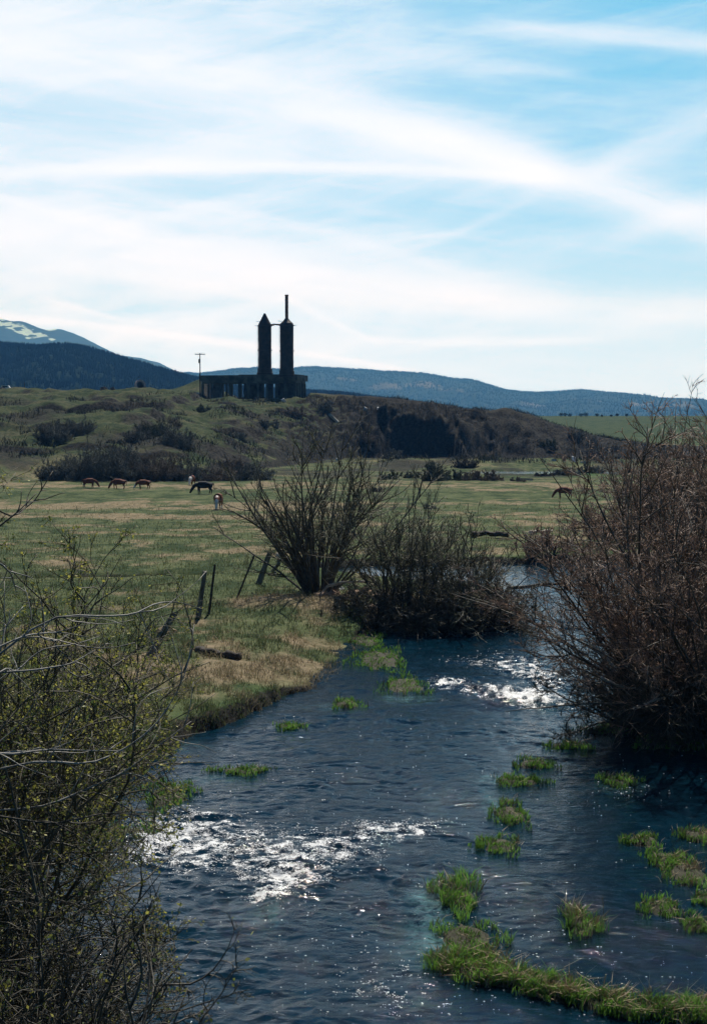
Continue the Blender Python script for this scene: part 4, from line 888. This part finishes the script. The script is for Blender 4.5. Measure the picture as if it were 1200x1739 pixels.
# ---------------------------------------------------------------- concrete building with two steel towers
BY = 320.0
def bx(px): return (px-600)/F*BY
def bz(py): return CZ+(709.5-py)/F*BY
b0x, b1x, b2x = bx(339), bx(505), bx(518)
dirL = np.array([b1x-b0x, -6.0]); lenL = np.linalg.norm(dirL); dirL /= lenL; nL = np.array([-dirL[1], dirL[0]])
O = np.array([b0x, BY+3.0])
wing = 7.5
bl = empty('concrete_building', (O[0], O[1], bz(677)), 'low open fronted concrete building on the hilltop under two dark towers', 'building')
H0 = bz(647)-bz(677); H1 = bz(637)-bz(677)
def loc(V):
    V = np.array(V); xy = V[:, :1]*dirL[None]+V[:, 1:2]*nL[None]; return np.c_[xy, V[:, 2]]
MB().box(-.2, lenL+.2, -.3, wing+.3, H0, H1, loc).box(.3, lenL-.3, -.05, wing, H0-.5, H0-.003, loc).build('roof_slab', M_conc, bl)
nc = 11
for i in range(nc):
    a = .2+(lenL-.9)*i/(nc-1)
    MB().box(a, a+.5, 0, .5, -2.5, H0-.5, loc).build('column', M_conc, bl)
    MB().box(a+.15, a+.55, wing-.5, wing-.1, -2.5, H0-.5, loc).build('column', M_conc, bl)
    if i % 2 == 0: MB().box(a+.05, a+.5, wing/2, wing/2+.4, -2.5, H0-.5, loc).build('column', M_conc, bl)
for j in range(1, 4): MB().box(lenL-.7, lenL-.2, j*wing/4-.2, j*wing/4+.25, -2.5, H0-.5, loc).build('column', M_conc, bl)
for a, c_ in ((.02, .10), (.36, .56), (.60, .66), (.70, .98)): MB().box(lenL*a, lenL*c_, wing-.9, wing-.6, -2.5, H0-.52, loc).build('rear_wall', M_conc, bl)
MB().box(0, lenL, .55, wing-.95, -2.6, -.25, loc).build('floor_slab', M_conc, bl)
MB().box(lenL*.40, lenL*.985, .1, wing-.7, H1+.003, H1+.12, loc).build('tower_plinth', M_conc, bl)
def tower(px, pyb, pyc, pyt, r, label, stack=None, dy=0.0):
    x = bx(px+1.5); zb = bz(pyb); Y = BY-1.2+dy; root = empty('steel_tower', (x, Y, zb), label, 'tower'); H = bz(pyc)-zb; T = bz(pyt)-zb
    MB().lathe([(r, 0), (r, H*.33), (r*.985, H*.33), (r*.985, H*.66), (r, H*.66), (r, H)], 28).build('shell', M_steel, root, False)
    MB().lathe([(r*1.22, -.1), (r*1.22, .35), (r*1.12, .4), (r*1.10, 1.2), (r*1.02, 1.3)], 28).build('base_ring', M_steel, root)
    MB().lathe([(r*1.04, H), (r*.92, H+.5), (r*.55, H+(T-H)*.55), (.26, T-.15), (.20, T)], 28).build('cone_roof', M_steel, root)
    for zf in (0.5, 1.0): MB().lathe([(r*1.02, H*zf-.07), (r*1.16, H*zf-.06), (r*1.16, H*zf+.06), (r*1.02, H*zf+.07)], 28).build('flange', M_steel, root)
    for s in (-1, 1): MB().tube([(s*r, -.2, H+.02), (s*r*1.5, -.3, H+.06)], [.06, .05], 5).build('bracket', M_steel, root)
    MB().tube([(-r*.7, -.1, H+.9), (-r*1.25, -.2, H+1.0)], [.06, .06], 5).build('bracket', M_steel, root)
    mb = MB()                                                   # ladder up the shaft
    for s in (-.2, .2): mb.tube([(-r*1.08+0, s-.3, 1), (-r*1.08, s-.3, H)], [.035, .035], 4)
    for k in range(28): mb.tube([(-r*1.08, -.5, 1+k*(H-1)/28), (-r*1.08, -.1, 1+k*(H-1)/28)], [.02, .02], 4)
    mb.build('ladder', M_steel, root)
    if stack: MB().lathe([(.36, T-.5), (.36, T+stack), (.42, T+stack), (.42, T+stack-.25)], 16).build('chimney', M_stack, root)
    return root, H
t1, Hh = tower(449.5, 636, 555, 534, 1.48, 'left dark steel tower with a pointed cone roof')
MB().tube([(1.3, 0, Hh+.25), (2.2, .0, Hh+.35), (3.6, 0, Hh+.30), (4.2, 0, Hh+.1)], [.17]*4, 8).build('cross_pipe', M_steel, t1)
t2, _ = tower(487, 640, 555, 541, 1.50, 'right dark steel tower carrying a tall thin rusty chimney', stack=bz(504)-bz(541), dy=-1.5)

# utility pole beside the building
x_ = bx(345); zb = bz(682)
pl = empty('utility_pole', (x_, BY-5, gz(x_, BY-5)-.2), 'wooden utility pole with one crossarm left of the concrete building', 'pole')
ph = CZ+(709.5-600)/F*(BY-5)-pl.location[2]
MB().lathe([(.16, 0), (.10, ph)], 8).build('pole', M_wood_dark, pl)
MB().box(-1.15, 1.15, -.07, .07, ph-.35, ph-.2).build('crossarm', M_wood_dark, pl)
MB().lathe([(.2, 0), (.22, .1), (.22, .8), (.15, .9)], 8, (-.1, -.3, ph-2.2)).build('transformer', M_steel, pl)
for dx_ in (-1.0, -.4, .4, 1.0): MB().lathe([(.05, 0), (.06, .1), (.03, .2)], 6, (dx_, 0, ph-.2)).build('insulator', M_conc_pale, pl)

# scrap on the hilltop
def hp(px, Y): x = (px-600)/F*Y; return x, Y, gz(x, Y)
x, y, z = hp(239, 326); rr = 1.15
rt_ = empty('rusty_pipe_ring', (x, y, z), 'big rusty ring of pipe standing on the grassy hilltop', 'pipe'); K = 28
V = []; a = np.arange(K)*2*np.pi/K; fwd = np.array([.45, -.85, .15]); fwd /= np.linalg.norm(fwd); e1 = unit(np.cross(fwd, (0, 0, 1))); e2 = np.cross(e1, fwd)
for rad, dd in ((1.25, 0), (1.25, .55), (.86, .55), (.86, 0)):
    V += [tuple(np.array([0, 0, 1.05])+fwd*dd+rad*(e1*math.cos(t1_)+e2*math.sin(t1_)*1.05)) for t1_ in a]
q = [(i*K+j, i*K+(j+1) % K, ((i+1) % 4)*K+(j+1) % K, ((i+1) % 4)*K+j) for i in range(4) for j in range(K)]
MB().add(V, q).build('ring', M_rustpink, rt_)
MB().add([tuple(np.array([0, 0, 1.05])+fwd*.03+.86*(e1*math.cos(q_)+e2*math.sin(q_)*1.05)) for q_ in a], [list(range(K))]).build('shade_disc', M_black, rt_)  # black disc standing in for the shade inside the ring
rock(x+1.3, y, z+.35, .6, 'black scrap heap leaning against the rusty ring', M_black, 601, 'scrap_heap', 'scrap', None)
for i, (px, s, lab) in enumerate([(178, .75, 'black scrap heap on the hilltop, left of a pair'), (193, .62, 'black scrap heap on the hilltop, right of a pair'), (7, .7, 'dark scrap heap left of the white van'), (26, .7, 'dark scrap heap right of the white van')]):
    x, y, z = hp(px, 330); rock(x, y, z+.3, s, lab, M_black, 610+i, 'scrap_heap', 'scrap', 'dark scrap heaps on the hilltop', .8)
x, y, z = hp(209, 330); rock(x, y, z+.15, .35, 'small white lump on the hilltop between scrap heap and ring', M_conc_pale, 620, 'stone', 'stone', None)
x, y, z = hp(44, 332); MB().lathe([(.14, 0), (.08, 2.1)], 6).build('fence_post', M_wood_dark).location = (x, y, z); tag(bpy.data.objects[-1] if False else [o for o in COL.objects if o.name.startswith('fence_post')][-1])
hpst = [o for o in COL.objects if o.name.startswith('fence_post') and 'label' not in o][0]; tag(hpst, 'dark post on the hilltop right of the white van', 'post')
# white van far left on the hilltop
x, y, z = hp(14, 334); vn = empty('parked_van', (x, y, z), 'small white van parked on the hilltop at the far left', 'van')
pr = [(-1.1, .25), (1.1, .25), (1.1, .75), (.75, .85), (.5, 1.3), (-1.05, 1.35), (-1.12, .8)]
V = [(a, -.55, c_) for a, c_ in pr]+[(a, .55, c_) for a, c_ in pr]; n = 7
MB().add(V, [list(range(n)), [2*n-1-i for i in range(n)]], [(i, (i+1) % n, n+(i+1) % n, n+i) for i in range(n)]).build('body', M_white, vn)
for wx_ in (-.7, .7):
    mb = MB(); mb.tube([(wx_, -.6, .25), (wx_, .6, .25)], [.25, .25], 12); mb.build('axle_wheels', M_black, vn)
MB().box(-.9, .35, -.56, -.553, .9, 1.2).build('window', M_glass, vn)
# slabs and rubbish tipped down the dump
SLB = [(333, 315, 1.6, .3, .1, 0, 0, 'flat white slab in the grass left of the pole', M_conc_pale), (480, 306, .9, .8, .12, .5, .9, 'upper blue white sheet tipped below the building', M_white), (487, 304, .9, .5, .12, .9, -.4, 'lower blue white sheet tipped below the building', M_white), (565, 291, 2.6, .45, .2, .55, .65, 'long pale slab sliding down the dump face', M_conc_pale), (580, 291, 2.0, .4, .2, .4, .7, 'second pale slab right of the long one', M_conc),
       (619, 300, .8, .7, .5, .3, .2, 'pale block near the top of the dump', M_conc_pale), (642, 298, .6, .5, .5, .2, 0, 'bright white block right of the pale block', M_white), (572, 270, .9, .4, .2, .1, 0, 'small white scrap below the long slab', M_white), (957, 236, .9, .9, .5, .1, .1, 'orange square crate beyond the pond', M_orange), (973, 234, .3, 1.2, .2, .2, .6, 'white leaning board right of the orange crate', M_white), (940, 236, .7, .4, .3, .1, 0, 'white rubble lump left of the orange crate', M_conc_pale), (990, 233, 1.2, .3, .3, 0, 0, 'low white rubble by the right willows', M_conc_pale), (895, 183, 1.6, .25, .4, 0, 0, 'pale tan board lying near the pond end', M_wood_pale)]
for i, (px, Y, a, hgt, dep, tx, ty, lab, mt) in enumerate(SLB):
    x, y, z = hp(px, Y); rg = np.random.RandomState(700+i)
    V = np.array([(sx_*a/2*(1+.15*rg.randn()), sy_*max(dep, .5)/2*(1+.2*rg.randn()), sz_*hgt*(1+.15*rg.randn())) for sx_ in (-1, 1) for sy_ in (-1, 1) for sz_ in (0, 1)])
    o = mesh('rubble_slab', V, [[(0, 1, 3, 2), (4, 6, 7, 5), (0, 4, 5, 1), (2, 3, 7, 6), (0, 2, 6, 4), (1, 5, 7, 3)]], mt); o.location = (x, y, z-.05); o.rotation_euler = (tx, ty, .2*i); tag(o, lab, 'rubble', 'tipped slabs and rubbish')
# far cattle-like dark trees along the green field's skyline
FT = [862, 875, 905, 951, 958, 966, 985, 993, 1012, 1020, 1036, 1046, 1062]
for i, px in enumerate(FT):
    Y = 690.0; x = (px-600)/F*Y; z = gz(x, Y); rg = np.random.RandomState(800+i); s = 0.9+rg.rand()*0.6+(0.7 if 945 < px < 1000 else 0)
    root = empty('field_tree', (x, Y, z), 'small dark round tree on the skyline of the green field', 'tree', 'dark trees on the green field skyline')
    MB().lathe([(.16, -.3), (.1, s*.5)], 6).build('trunk', M_wood_dark, root)
    n = 420; d_ = unit(rg.randn(n, 3))*(rg.rand(n)**.4)[:, None]*s*.55*np.array([1.25, 1.25, .85])+np.array([0, 0, s*.6]); a_ = rg.randn(n, 3)*.14; b2 = rg.randn(n, 3)*.14
    mesh('crown', np.stack([d_, d_+a_, d_+b2], 1).reshape(-1, 3), [np.arange(n*3).reshape(n, 3)], M_conifer, root)
